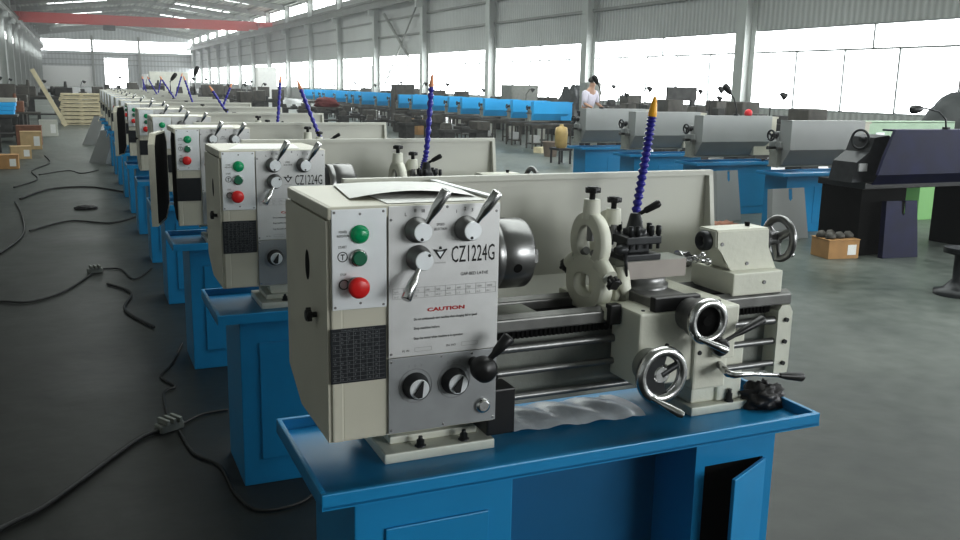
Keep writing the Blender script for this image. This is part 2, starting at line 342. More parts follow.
    for i in range(11): tx.box(.562+i*.023,.5625+i*.023,yy,yy+.0002,1.051,1.0735)
    for i in range(10):
        text(tx,['rpm','70','115','190','300','460','600','755','1200','2000'][i],.565+i*.023,1.0645,.006,yy); text(tx,['A-C','II','III','I-L','H-2','H-3','L-1','L-2','L-3','H-1'][i],.565+i*.023,1.0535,.006,yy)
    for x0,z0 in ((.610,.9365),(.715,.939)):
        tx.box(x0,x0+.037,yy,yy+.0002,z0,z0+.0004).box(x0,x0+.037,yy,yy+.0002,z0+.008,z0+.0084).box(x0,x0+.0004,yy,yy+.0002,z0,z0+.008).box(x0+.037,x0+.0374,yy,yy+.0002,z0,z0+.008)
    tx.done('faint_lettering','faint',U)
    tx = MB(); text(tx,'CAUTION',.637,1.0205,.0105,yy,.084,bold=.0004); tx.done('caution_lettering','redprint',U)
    inner = MB(); inner.prism([(.6575,1.1455),(.6725,1.1455),(.665,1.1345)],'y',yy-.0006,yy-.0004); inner.done('emblem_inlay','plate',U)
    for cx,cz,a in ((.612,.862,.35),(.699,.863,.45)):
        k = MB().rev((cx,1.6985,cz),(0,-1,0),[(0,.029),(.003,.029),(.006,.026),(.024,.024),(.026,.0225)],28).done('feed_knob','dark',Lp)
        MB().rev((cx,1.6725,cz),(0,-1,0),[(0,.0215),(.001,.0205)],28).done('knob_face','plate',k)
        u = Vector((math.sin(a),0,math.cos(a))); v = Vector((u.z,0,-u.x)); c0 = Vector((cx,1.6705,cz))
        q = MB(); pts = [c0+u*.020, c0-u*.014+v*.009, c0-u*.018, c0-u*.014-v*.009]
        f0 = [q.bm.verts.new(p) for p in pts]; f1 = [q.bm.verts.new(p+Vector((0,-.006,0))) for p in pts]; q.bm.faces.new(f0); q.bm.faces.new(f1[::-1])
        for i in range(4): q.bm.faces.new((f0[i],f0[(i+1)%4],f1[(i+1)%4],f1[i]))
        q.done('pointer','black',k)
    tx = MB()
    for cx in (.612,.699):
        tx.torus((cx,1.6978,.862),(0,1,0),.037,.0005,16,4,a0=PI*.25 if 0 else 0,a1=2*PI)
        text(tx,'1  2  3',cx,.903,.008,1.6978,.03,cx=True)
    tx.done('dial_lettering','faint',Lp)
    k = MB().rev((.767,1.6985,.799),(0,-1,0),[(0,.0175),(.004,.0175),(.008,.015),(.010,.011)],24,).done('oil_sight','chrome',Lp)
    MB().rev((.767,1.6895,.799),(0,-1,0),[(0,.0105),(.0008,.0105)],6).done('sight_glass','dark',k)
    k = MB(); k.rev((.744,1.6985,.900),(0,-1,0),[(0,.012),(.03,.012),(.032,.022),(.045,.027),(.066,.027),(.074,.020),(.076,0)],22); K = k.done('reverse_lever','black',Lp)
    a = Vector((.755,1.648,.915)); b2 = Vector((.797,1.636,.966)); MB().rev(a,b2-a,[(0,.006),(.02,.007),(.028,.010),((b2-a).length,.014),((b2-a).length+.003,.010)],14).done('grip','black',K)
    MB().rev((.790,1.69,.99),(0,-1,0),[(0,.01),(.02,.01)],12)
    # black motor box below chuck, right of foot
    MB().box(.815,.885,1.775,1.86,.69,.80,.004).done('switch_box','black',R)
    # chuck
    A = (.80,1.90,1.092)
    k = MB(); k.rev(A,(1,0,0),[(0,.045),(.012,.045),(.012,.072),(.050,.078)],44); k.done('chuck_backplate','dark',R)
    k = MB(); k.rev(A,(1,0,0),[(.050,.080),(.054,.083),(.072,.083),(.074,.0815),(.076,.083),(.146,.083),(.152,.079),(.152,.026),(.10,.024)],56,False); CH = k.done('chuck','chucksteel',R)
    for i in range(3):
        a = math.radians(60+120*i); u = Vector((0,math.cos(a),math.sin(a))); v = Vector((0,-u.z,u.y))
        q = MB(); c0 = Vector((.95,1.90,1.092))
        for (r0,r1,x0,x1) in ((.022,.040,-.04,.028),(.040,.058,-.04,.016),(.058,.0815,-.04,.006)):
            vs = [c0 + Vector((x,0,0)) + u*r + v*s for x in (x0,x1) for r in (r0,r1) for s in (-.011,.011)]
            vv = [q.bm.verts.new(p) for p in vs]
            for f in ((0,1,3,2),(4,6,7,5),(0,4,5,1),(2,3,7,6),(0,2,6,4),(1,5,7,3)): q.bm.faces.new([vv[j] for j in f])
        q.done('chuck_jaw','iron',CH)
    for a in (-165,-45,75):
        a = math.radians(a); u = Vector((0,math.cos(a),math.sin(a))); p = Vector((.905,1.90,1.092)); MB().cyl(p+u*.078,p+u*.0835,.011,n=14).done('key_socket','blackin',CH)
    # splash guard
    g = MB(); g.prism([(2.110,1.257),(2.110,.95),(2.045,.70),(2.036,.70),(2.036,.93),(2.098,.985),(2.098,1.243),(2.084,1.243),(2.084,1.257)],'x',.570,1.648)
    GU = g.done('splash_guard','guard',R)
    for x0,x1 in ((1.636,1.650),(.568,.576)):
        w = MB(); w.prism([(2.104,1.2575),(2.086,1.2575),(2.062,1.10),(2.030,.93),(2.0,.70),(2.045,.70),(2.104,.95)],'x',x0,x1); w.done('guard_wing','guard',GU)
    # tailstock
    t = MB(); t.prism([(1.545,.964),(1.690,.964),(1.693,1.018),(1.672,1.040),(1.655,1.075),(1.660,1.127),(1.485,1.127),(1.488,1.078),(1.508,1.070),(1.528,1.025),(1.545,1.02)],'y',1.845,1.925)
    bmesh.ops.bevel(t.bm, geom=t.bm.edges[:], offset=.004, segments=2, affect='EDGES'); T = t.done('tailstock','white',R)
    MB().box(1.520,1.682,1.808,1.985,.958,1.018,.004).done('tailstock_base','white',T)
    MB().rev((1.487,1.885,1.095),(-1,0,0),[(0,.026),(.018,.026),(.022,.022),(.022,.014),(.004,.012)],24,False).done('quill','dark',T)
    k = MB(); k.rev((1.655,1.895,1.088),(1,0,0),[(0,.034),(.03,.032),(.03,.022),(.08,.018)],20).torus((1.737,1.895,1.086),(1,0,0),.055,.0105,40,10)
    for i in range(3):
        a = i*2*PI/3+.5; k.cyl((1.725,1.895,1.086),(1.735,1.895+.054*math.cos(a),1.086+.054*math.sin(a)),.014,.010,n=10)
    W = k.done('handwheel','chucksteel',T); MB().rev((1.742,1.862,1.045),(1,0,0),[(0,.005),(.006,.007),(.018,.007),(.02,.005)],12).done('handle','chrome',W)
    for x,z in ((1.505,1.09),(1.59,1.035),(1.62,.99)): MB().rev((x,1.846 if z>1.02 else 1.808,z),(0,-1,0),[(0,.0055),(.003,.005)],8).done('screw','iron',T); MB().rev((1.62,1.89,1.126),(0,0,1),[(0,.006),(.012,.008)],8).done('oil_cap','dark',T)
    # carriage
    c = MB(); c.box(1.13,1.47,1.79,2.03,.932,.966,.006); c.box(1.166,1.43,1.70,1.822,.79,.968,.006)
    c.box(1.27,1.415,1.652,1.80,.935,.983,.006).box(1.32,1.418,1.690,1.81,.765,.95,.006).box(1.372,1.412,1.657,1.73,.85,.94,.004)
    K = c.done('carriage','white',R)
    for x,y in ((1.19,1.725),(1.215,1.72),(1.39,1.70),(1.35,1.715)): MB().rev((x,y,.968 if x<1.3 else .983),(0,0,1),[(0,.005),(.002,.004)],8).done('screw','dark',K)
    for x,y,z in ((1.245,1.700,.885),(1.335,1.69,.86)): MB().rev((x,y,z),(0,-1,0),[(0,.006),(.003,.005)],8).done('screw','dark',K)
    MB().box(1.132,1.163,1.775,1.80,.925,.975,.004).done('way_wiper','black',K)
    k = MB(); k.rev((1.190,1.70,.845),(0,-1,0),[(0,.040),(.020,.038),(.022,.024),(.065,.020)],28); k = k.done('wheel_hub','castgrey',K)
    w = MB(); w.torus((1.179,1.622,.844),(0,1,0),.056,.0125,44,12)
    w.rev((1.179,1.645,.844),(0,-1,0),[(0,.026),(.02,.024),(.026,.018)],24); w = w.done('handwheel','chrome',K)
    q = MB(); A_ = [math.radians(75+i*12) for i in range(19)]
    q.prism([(1.179+.05*math.cos(a_),.844+.05*math.sin(a_)) for a_ in A_]+[(1.179+.020*math.cos(a_),.844+.020*math.sin(a_)) for a_ in A_[::-1]],'y',1.622,1.630)
    q.cyl((1.179,1.626,.844),(1.225,1.624,.865),.010,.008,n=8); q.done('wheel_web','dark',w)
    a = Vector((1.150,1.612,.794)); b2 = Vector((1.205,1.560,.762)); MB().rev(a,b2-a,[(0,.007),(.012,.0055),(.03,.009),(.068,.0105),(.078,.007)],14).done('handle','chrome',w)
    # cross slide
    c = MB(); c.box(1.225,1.335,1.71,2.02,.962,.992,.004); X = c.done('cross_slide','iron',R)
    MB().box(1.205,1.335,1.70,1.722,.968,1.003,.003).done('chip_wiper','black',X)
    w = MB(); w.rev((1.303,1.70,.958),(0,-1,0),[(0,.040),(.035,.042),(.038,.048),(.062,.049)],32); w.done('dial','iron',X)
    w = MB(); w.torus((1.300,1.625,.958),(0,1,0),.044,.0115,40,12); w.rev((1.300,1.650,.958),(0,-1,0),[(0,.040),(.015,.040)],30); w = w.done('cross_wheel','chrome',X)
    MB().rev((1.300,1.634,.958),(0,-1,0),[(0,.0385),(.002,.0385),(.002,.014),(.010,.012)],30).done('wheel_recess','blackin',w)
    a = Vector((1.265,1.610,.925)); b2 = Vector((1.330,1.590,.896)); MB().rev(a,b2-a,[(0,.006),(.02,.007),(.05,.009),(.07,.010),(.078,.007)],12).done('handle','chrome',w)
    k = MB(); k.rev((1.330,1.655,.898),(0,-1,0),[(0,.010),(.03,.012),(.034,.020),(.052,.021),(.058,.014)],18); k = k.done('feed_lever','black',K)
    a = Vector((1.335,1.625,.898)); b2 = Vector((1.466,1.625,.950)); MB().rev(a,b2-a,[(0,.0045),(.05,.0048),(.07,.008),(.135,.0115),(.139,.009)],14).done('grip','black',k)
    k = MB(); k.tube([(1.400,1.70,.825),(1.375,1.630,.822),(1.385,1.62,.820),(1.44,1.62,.817),(1.53,1.62,.802)],[.009,.009,.008,.0055,.005],10); k = k.done('engage_lever','chrome',K)
    a = Vector((1.525,1.62,.803)); b2 = Vector((1.602,1.62,.790)); MB().rev(a,b2-a,[(0,.006),(.02,.009),(.07,.012),(.077,.008)],14).done('grip','black',k)
    # compound slide
    MB().rev((1.285,1.87,.990),(0,0,1),[(0,.062),(.012,.062),(.012,.055),(.030,.055)],36).done('swivel_base','iron',R)
    c = MB(); c.box(1.200,1.385,1.832,1.91,1.018,1.066,.003); S = c.done('compound_slide','castgrey',R)
    MB().box(1.203,1.383,1.829,1.833,1.020,1.064).done('gib_strip','slideface',S)
    w = MB(); w.rev((1.385,1.868,1.053),(1,0,0),[(0,.024),(.006,.024),(.008,.021),(.030,.021),(.032,.012),(.05,.009)],24); w = w.done('compound_dial','chrome',S)
    q = MB(); q.sph((1.435,1.862,1.053),.011).tube([(1.435,1.862,1.053),(1.438,1.835,1.068)],.006).sph((1.438,1.835,1.068),.008); q.tube([(1.435,1.862,1.053),(1.46,1.85,1.048)],.007).sph((1.465,1.848,1.047),.010); q.done('ball_handle','chrome',w)
    # tool post
    p = MB(); p.box(1.188,1.290,1.826,1.925,1.066,1.082,.003); TP = p.done('tool_post','dark',R); TP.location.x = .013
    MB().box(1.208,1.270,1.846,1.905,1.082,1.108,.003).done('post_core','dark',TP)
    MB().box(1.188,1.290,1.826,1.925,1.106,1.126,.003).done('clamp_plate','dark',TP)
    MB().rev((1.240,1.873,1.126),(0,0,1),[(0,.030),(.012,.030),(.014,.022),(.048,.014),(.052,.012)],16).done('clamp_nut','dark',TP)
    for x,y in ((1.202,1.832),(1.202,1.915),(1.283,1.832),(1.283,1.915),(1.222,1.832),(1.262,1.832),(1.222,1.915),(1.283,1.873)): MB().rev((x,y,1.094),(0,0,1),[(0,.0045),(.035,.0045),(.035,.007),(.056,.007),(.058,.005)],8).done('clamp_bolt','dark',TP)
    a = Vector((1.243,1.873,1.172)); b2 = Vector((1.297,1.850,1.206)); MB().rev(a,b2-a,[(0,.005),(.022,.005),(.025,.008),(.060,.010),(.066,.007)],12).done('clamp_handle','black',TP)
    # steady rest (in the y-z plane)
    s = MB(); cx0,cx1 = 1.128,1.158
    def ringplate(mb, outer, inner, x0, x1):
        n = len(outer); V = []
        for x in (x0, x1): V.append(([mb.bm.verts.new((x,*p)) for p in outer],[mb.bm.verts.new((x,*p)) for p in inner]))
        for k_,(o_,i_) in enumerate(V):
            for i in range(n): mb.bm.faces.new((o_[i],o_[(i+1)%n],i_[(i+1)%n],i_[i]))
        for i in range(n):
            for q in (0,1):
                f = mb.bm.faces.new((V[0][q][i],V[1][q][i],V[1][q][(i+1)%n],V[0][q][(i+1)%n])); f.smooth = True
    N = 36
    def oval(cz, a, b, pw=1.): return [(1.90+a*math.copysign(abs(math.cos(t))**pw, math.cos(t)), cz+b*math.copysign(abs(math.sin(t))**pw, math.sin(t))) for t in [2*PI*i/N for i in range(N)]]
    ringplate(s, oval(1.108,.074,.072), oval(1.106,.042,.044), cx0, cx1)
    ringplate(s, oval(1.008,.084,.064,.8), oval(1.000,.046,.030,.8), cx0-.003, cx1+.003)
    s.box(cx0-.002,cx1+.002,1.84,1.96,.953,.968,.003)
    s.cyl((1.143,1.90,1.165),(1.143,1.90,1.213),.023,.020)
    for sg in (-1,1):
        u = Vector((0,sg*.866,-.5)); c0 = Vector((1.143,1.90,1.092)); s.cyl(c0+u*.060,c0+u*.112,.021,.019)
    SR = s.done('steady_rest','white',R)
    star_knob('adjusting_knob',(1.143,1.90,1.213),(0,0,1),.0175,SR)
    for sg in (-1,1):
        u = Vector((0,sg*.866,-.5)); c0 = Vector((1.143,1.90,1.092)); star_knob('adjusting_knob',c0+u*.112,u,.0165,SR)
    for u in (Vector((0,0,1)),Vector((0,.866,-.5)),Vector((0,-.866,-.5))):
        c0 = Vector((1.143,1.90,1.092)); MB().cyl(c0+u*.018,c0+u*.08,.010,n=12).done('support_finger','iron',SR)
    # follow rest
    s = MB(); s.tube([(1.205,1.845,.965),(1.205,1.83,1.00),(1.205,1.845,1.05)],.016,12)
    out = [(1.90+.085*math.cos(a),1.092+.092*math.sin(a)) for a in [math.radians(-125+i*10) for i in range(23)]]; inn = [(1.90+.05*math.cos(a),1.092+.052*math.sin(a)) for a in [math.radians(-125+i*10) for i in range(23)]]
    s.prism(out + inn[::-1],'x',1.192,1.220); s.box(1.185,1.228,1.84,1.97,.962,1.01,.004); s.cyl((1.206,1.90,1.150),(1.206,1.90,1.188),.021,.018)
    FR = s.done('follow_rest','white',R); star_knob('adjusting_knob',(1.206,1.90,1.188),(0,0,1),.0165,FR)
    MB().cyl((1.206,1.90,1.11),(1.206,1.90,1.165),.010,n=12).done('support_finger','iron',FR)
    k = MB(); k.rev((1.175,1.835,1.095),(1,0,0),[(0,.008),(.01,.013),(.03,.013),(.034,.006)],12).tube([(1.20,1.83,1.09),(1.205,1.825,1.03)],[.006,.003]); k.done('lock_screw','dark',FR)
    # coolant hose
    hose_base = Vector((1.268,1.96,.98)); 
    def hose(points, tip, parent, seg=26):
        k = MB(); P_ = [Vector(p) for p in points]
        def at(t):
            n = len(P_)-1; f = min(t*n, n-1e-6); i = int(f); f -= i
            p0,p1,p2,p3 = P_[max(i-1,0)],P_[i],P_[i+1],P_[min(i+2,n)]
            return .5*((2*p1)+(p2-p0)*f+(2*p0-5*p1+4*p2-p3)*f*f+(3*p1-p0-3*p2+p3)*f**3)
        for i in range(seg):
            a = at(i/seg); b = at((i+1)/seg); d = b-a; L = d.length
            k.rev(a,d,[(0,.0078),(L*.15,.0095),(L*.45,.0130),(L*.7,.0120),(L*.85,.0090),(L,.0076)],12,False)
        h = k.done('coolant_hose','hose',parent); e = at(1); d = (at(1)-at(.97)).normalized()
        MB().rev(e,d,[(0,.0105),(.006,.0115),(.020,.0095),(.050,.0045)],14).done('nozzle',tip,h); return h
    hose([(1.305,1.975,.97),(1.315,1.972,1.12),(1.326,1.965,1.24),(1.335,1.958,1.34),(1.342,1.955,1.412)],'orange',R,27)
    OFF = Vector((0,0,0))
    return R, hose
L0, HOSE = build_lathe()
O0 = Vector((.40,1.65,0))
L0.location = O0
tag(L0,'nearest cream lathe, on a blue stand with a small door ajar','lathe','cream lathes in the long row')
ordn = ['','second','third','fourth','fifth','sixth','seventh','eighth','ninth','tenth','eleventh','twelfth','thirteenth','fourteenth']
small = ('bolt','screw','index_dot','panel_lettering','faint_lettering','chart_lettering','caution_lettering','dial_lettering','emblem_inlay','sight_glass','pointer','knob_face','oil_cap','way_wiper','lock_screw','gib_strip','key_socket','clamp_bolt','hub_face','support_finger','grip_slot','door_knob')
def new_hose(root, k, lean, tall, tip):
    global OFF
    for c in KIDS(root):
        if c.name.split('.')[0] == 'coolant_hose':
            for g in KIDS(c): bpy.data.objects.remove(g)
            bpy.data.objects.remove(c)
    OFF = O0
    b = Vector((1.268,1.975,.97)); 
    HOSE([b, b+Vector((lean[0]*.1,0,.16)), b+Vector((lean[0]*.4,-.01,tall*.5)), b+Vector((lean[0],lean[1],tall))], tip, root, 24)
    OFF = Vector((0,0,0))
def open_cover(root):
    global OFF
    for c in KIDS(root):
        if c.name.split('.')[0] == 'gear_cover':
            for g in KIDS(c): bpy.data.objects.remove(g)
            bpy.data.objects.remove(c)
    # shallow lid hinged on its back edge, inside lined black
    poly = [(1.710,.757),(1.96,.757),(2.085,.82),(2.085,1.165),(2.03,1.217),(1.76,1.217),(1.710,1.165)]
    sh = Vector((0,-2.085,0)); hinge = Vector((.429,2.085,0)); Rm = rz(math.radians(-14))
    g = MB(); g.prism(poly,'x',-.030,-.026)
    cen = Vector((1.90,.99))
    inn = [tuple(cen + (Vector(p)-cen)*.955) for p in poly]; n = len(poly)
    for i in range(n):
        a,b,c,d = poly[i],poly[(i+1)%n],inn[(i+1)%n],inn[i]
        V = [[g.bm.verts.new((x,*p)) for p in (a,b,c,d)] for x in (-.026,0)]
        for j in range(4): g.bm.faces.new((V[0][j],V[0][(j+1)%4],V[1][(j+1)%4],V[1][j]))
        g.bm.faces.new(V[0]); g.bm.faces.new(V[1][::-1])
    mtx = Matrix.Translation(hinge) @ Rm.to_4x4() @ Matrix.Translation(sh)
    bmesh.ops.transform(g.bm, matrix=mtx, verts=g.bm.verts)
    OFF = O0
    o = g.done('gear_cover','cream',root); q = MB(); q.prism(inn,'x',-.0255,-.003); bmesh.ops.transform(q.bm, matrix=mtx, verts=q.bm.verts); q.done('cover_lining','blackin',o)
    OFF = Vector((0,0,0))
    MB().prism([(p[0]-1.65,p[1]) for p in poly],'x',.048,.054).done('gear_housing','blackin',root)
leans = {1:((.05,.02),.50),2:((-.13,.05),.47),3:((.06,.06),.50),4:((-.22,.0),.42),5:((.16,0),.44),6:((-.12,0),.5),7:((-.25,0),.5),8:((.15,0),.55),9:((-.2,0),.5),10:((.1,0),.5),11:((-.1,0),.5),12:((.0,0),.5)}
NROW = 13
for k in range(1, NROW):
    o = copy_tree(L0, None, () if k < 2 else (('chart_lettering','faint_lettering','caution_lettering','dial_lettering') if k == 2 else small))
    o.location = O0 + Vector((.005*math.sin(k*2.1), 1.5*k, 0))
    extra = ', gear cover swung open' if k in (2,5) else ''
    tag(o,'cream lathe on a blue stand, %s in the long row%s' % (ordn[k], extra),'lathe','cream lathes in the long row')
    new_hose(o, k, *leans[k], 'pinktip')
    if k in (2,5): open_cover(o)
# ------------------------------------------------------------------ rows that turn their backs
def recolor(root, mp):
    for c in KIDS(root):
        nm = c.name.split('.')[0]
        if nm in mp:
            me = c.data.copy(); me.materials.clear(); me.materials.append(M[mp[nm]]); c.data = me
        for g in KIDS(c):
            if g.name.split('.')[0] in mp:
                me = g.data.copy(); me.materials.clear(); me.materials.append(M[mp[g.name.split('.')[0]]]); g.data = me
hidden_front = small + ('control_panel','data_plate','gear_panel','feed_panel','coolant_hose','gear_rack','gap_bridge','bed_gap_shade','chuck_jaw','cabinet_shade','cabinet_door','switch_box','shaft_collar','end_bracket','lead_screw','feed_rod','control_rod','steady_rest','follow_rest','headstock_foot','end_foot','wheel_recess','gear_cover')
def guard_back(root, up, low):
    global OFF
    for c in KIDS(root):
        if c.name.split('.')[0] == 'splash_guard':
            for g in KIDS(c): bpy.data.objects.remove(g)
            bpy.data.objects.remove(c)
    OFF = O0
    g = MB(); g.prism([(2.110,1.257),(2.110,.935),(2.098,.935),(2.098,1.245),(2.0,1.245),(2.0,1.257)],'x',.570,1.648).box(1.640,1.648,1.93,2.10,.935,1.257).box(.57,.578,1.93,2.10,.935,1.257)
    G = g.done('splash_guard',up,root)
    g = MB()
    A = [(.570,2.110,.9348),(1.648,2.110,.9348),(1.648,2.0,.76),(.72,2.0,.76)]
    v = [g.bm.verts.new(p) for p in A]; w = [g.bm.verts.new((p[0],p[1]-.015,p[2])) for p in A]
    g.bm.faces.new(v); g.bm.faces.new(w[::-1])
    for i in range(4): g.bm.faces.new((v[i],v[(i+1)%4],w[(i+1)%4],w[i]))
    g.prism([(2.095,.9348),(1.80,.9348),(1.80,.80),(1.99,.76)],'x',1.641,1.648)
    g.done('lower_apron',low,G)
    OFF = Vector((0,0,0))
    return G
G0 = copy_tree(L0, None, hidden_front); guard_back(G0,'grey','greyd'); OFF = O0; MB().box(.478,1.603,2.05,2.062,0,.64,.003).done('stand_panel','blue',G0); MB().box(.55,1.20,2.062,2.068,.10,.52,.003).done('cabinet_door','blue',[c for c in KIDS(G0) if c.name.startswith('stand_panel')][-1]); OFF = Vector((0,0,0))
recolor(G0, {'tailstock':'grey','tailstock_base':'grey','carriage':'grey','handwheel':'dark'})
gk = [(7.90,7.72),(7.80,9.05),(7.72,10.33),(7.76,11.65)]
for i,(x,y) in enumerate(gk):
    o = G0 if i == 0 else copy_tree(G0)
    o.location = (x,y,0); o.rotation_euler.z = PI; o.scale = (.94,.94,.94)
    tag(o, ['grey-backed lathe on a blue stand, the one standing beside the navy machine','grey-backed lathe on a blue stand, second from the navy machine','grey-backed lathe on a blue stand, third from the navy machine','grey-backed lathe on a blue stand at the far end, by the bright blue lathes'][i],'lathe','lathes with grey back guards')
B0 = copy_tree(L0, None, hidden_front + ('stand_cabinet','stand_panel','chip_tray')); guard_back(B0,'bright','bright'); recolor(B0, {'tailstock':'castgrey','tailstock_base':'castgrey','carriage':'castgrey','handwheel':'dark','headstock':'bright'})
OFF = O0
t = MB(); t.box(.42,1.70,1.66,2.10,.60,.66,.004); t.done('chip_tray','junk2',B0)
f = MB()
for x in (.46,.84,1.34,1.62):
    for y in (1.70,2.05): f.box(x,x+.035,y,y+.035,0,.60)
for x0,x1 in ((.46,.875),(1.34,1.655)):
    f.box(x0,x1,2.055,2.08,.12,.15); f.box(x0,x1,1.705,1.73,.12,.15)
f.box(.46,1.655,2.055,2.08,.54,.60); f.done('open_stand','junk2',B0)
MB().box(.53,.80,1.80,2.0,.15,.46,.02).done('motor_box','guard',B0)
MB().box(1.38,1.60,1.78,2.0,.15,.36,.02).done('coolant_tank','steel',B0)
OFF = Vector((0,0,0))
NB = 18
for i in range(NB):
    o = B0 if i == 0 else copy_tree(B0)
    o.location = (9.9+1.245*.89+.12*math.sin(i*1.7)*(i>0), 19.3+.41+1.38*i, 0); o.rotation_euler.z = PI; o.scale = (.89,.89,.89)
    nth = ['nearest','second','third','fourth','fifth','sixth','seventh','eighth','ninth','tenth','eleventh','twelfth','thirteenth','fourteenth','fifteenth','sixteenth','seventeenth','farthest'][i]
    tag(o,'bright blue backed lathe on open grey stand, %s of its row' % nth,'lathe','lathes with bright blue back guards')
# navy machine at the right
N = empty('metal_lathe',(6.10,5.55,0),'large navy blue backed lathe on black cabinets, at the picture edge','lathe')
def NMB(): return MB()
OFF = Vector((6.10,5.55,0))
g = MB(); g.prism([(6.52,1.16),(8.30,1.16),(8.30,.93),(8.25,.76),(6.36,.76),(6.42,.93)],'y',5.90,5.93); g.box(6.52,8.30,5.93,6.05,1.145,1.16); G = g.done('splash_guard','navy',N)
g = MB(); g.quad((6.36,5.90,.76),(8.25,5.90,.76),(8.15,6.02,.66),(6.42,6.02,.66)); g.done('lower_apron','navy',G)
MB().box(6.05,8.5,6.02,6.60,.62,.68,.005).done('chip_tray','black',N)
MB().box(6.06,6.62,6.06,6.55,0,.62,.006).done('stand_cabinet','blackin',N)
MB().box(7.52,8.35,5.98,6.50,0,.64,.006).done('stand_cabinet','blackin',N)
t = MB(); t.prism([(6.02,.68),(6.50,.68),(6.50,1.05),(6.42,1.10),(6.25,1.08),(6.20,.95),(6.06,.86)],'y',6.08,6.36); T = t.done('tailstock','dark',N)
w = MB(); w.torus((6.20,6.2,1.06),(1,.2,0),.085,.011); w.cyl((6.20,6.2,1.06),(6.28,6.2,1.06),.02); w.done('handwheel','dark',T)
MB().box(6.08,6.18,6.065,6.078,.78,.85).done('name_plate','steel',T)
OFF = Vector((0,0,0))
# pale green machine beyond it
for c_ in KIDS(N):
    nm_ = c_.name.split('.')[0]
    if nm_ == 'tailstock': c_.location.x = .34
    if nm_ in ('stand_cabinet','chip_tray') : c_.location.x = .42
    if nm_ == 'splash_guard': c_.location.x = .12
P_ = empty('metal_lathe',(8.12,7.5,0),'pale green lathe standing behind the large navy machine','lathe')
OFF = Vector((7.95,7.5,0))
g = MB(); g.box(7.84,9.30,7.58,7.60,.86,1.16,.004).box(7.84,9.30,7.58,7.75,1.15,1.165); G = g.done('splash_guard','palegrn',P_)
MB().box(8.05,8.18,7.572,7.58,.98,1.04).done('name_plate','plate',G)
MB().box(7.86,9.28,7.62,8.05,.60,.88,.01).done('bed','greyd',P_)
MB().box(7.95,8.35,7.62,8.0,0,.60,.005).done('stand_cabinet','greenc',P_)
MB().box(8.90,9.25,7.62,8.0,0,.60,.005).done('stand_cabinet','greenc',P_)
OFF = Vector((0,0,0))
# ------------------------------------------------------------------ loose things
def lean_cover(x, y, w, h, t, rot, tilt, m, label, ax=0):
    q = MB(); poly = [(-w/2,0),(w/2,0),(w/2*.86,h),(w*.10,h),(w*.10,h-.11),(w*.05,h-.135),(0,h-.11),(0,h),(-w/2*.86,h)]
    q.prism(poly,'y',0,.006)
    q.box(-w/2+.0,w/2,0.006,t,0,.01); q.prism([(-w/2,0),(-w/2*.86,h),(-w/2*.86+.01,h),(-w/2+.01,0)],'y',.006,t); q.prism([(w/2,0),(w/2*.86,h),(w/2*.86-.01,h),(w/2-.01,0)],'y',.006,t)
    q.prism([(-w/2*.86,h-.008),(0,h-.008),(0,h),(-w/2*.86,h)],'y',.006,t).prism([(w*.1,h-.008),(w/2*.86,h-.008),(w/2*.86,h),(w*.1,h)],'y',.006,t)
    o = q.done('cover_panel', m); o.location = (x,y,.002); o.rotation_euler = (tilt,0,rot); return tag(o,label,'cover')
lean_cover(6.55,6.98,.50,.52,.07,.05,-.16,'grey','grey sheet cover with a notch, leaning on the stand beside the navy machine')
lean_cover(6.78,8.22,.36,.58,.07,.05,-.16,'grey','grey notched sheet cover leaning on the second grey-backed lathe')
lean_cover(6.82,5.86,.40,.52,.06,-.1,-.10,'navy','glossy navy notched cover leaning on the large navy machine')
lean_cover(.26,17.3,.42,.62,.07,-.9,-.45,'grey','grey cover leaning low against the row of cream lathes')
lean_cover(.18,22.0,.42,.72,.07,-.9,-.5,'grey','farther grey cover leaning at the end of the cream lathes, near the pallets')
# papers on the first headstock
def sheet(pts, label, m='paper', name='paper_sheet'):
    q = MB(); v = [q.bm.verts.new(p) for p in pts]; w_ = [q.bm.verts.new((p[0],p[1],p[2]-.0008)) for p in pts]; n = len(pts)
    q.bm.faces.new(v); q.bm.faces.new(w_[::-1])
    for i in range(n): q.bm.faces.new((v[i],v[(i+1)%n],w_[(i+1)%n],w_[i]))
    return tag(q.done(name,m),label,'paper')
sheet([(.555,1.712,1.2475),(.77,1.712,1.2475),(.775,1.90,1.2475),(.56,1.98,1.2475)],'white sheet lying flat along the headstock edge behind the levers')
q = MB(); n = 10
for i in range(n):
    for j in range(6):
        x = .50+.27*i/(n-1)+.035*(j/5); y = 1.79+.27*j/5-.03*i/(n-1); z = 1.2495+.014*math.sin(PI*min(1,i/(n-1)*1.0))*(1-j/7)+.012*(i/(n-1))**2*0
        q.bm.verts.new((x,y,z))
q.bm.verts.ensure_lookup_table()
for i in range(n-1):
    for j in range(5): f = q.bm.faces.new([q.bm.verts[k] for k in (i*6+j,(i+1)*6+j,(i+1)*6+j+1,i*6+j+1)]); f.smooth = True
tag(q.done('paper_booklet','paper'),'curling white booklet lying on top of the nearest headstock','paper')
r = MB(); r.box(0,.018,0,.34,0,.006,.001); r = r.done('steel_rule','plate'); r.location = (.790,1.735,1.2462); r.rotation_euler.z = .02; tag(r,'long flat steel rule along the edge of the nearest headstock top','rule')
for k in (1,2,3):
    o = sheet([(.47,1.73+1.5*k,1.2475),(.72,1.73+1.5*k,1.2475),(.75,1.98+1.5*k,1.2475),(.55,2.0+1.5*k,1.2475)],'white sheet on top of the %s cream lathe from the nearest' % ordn[k])
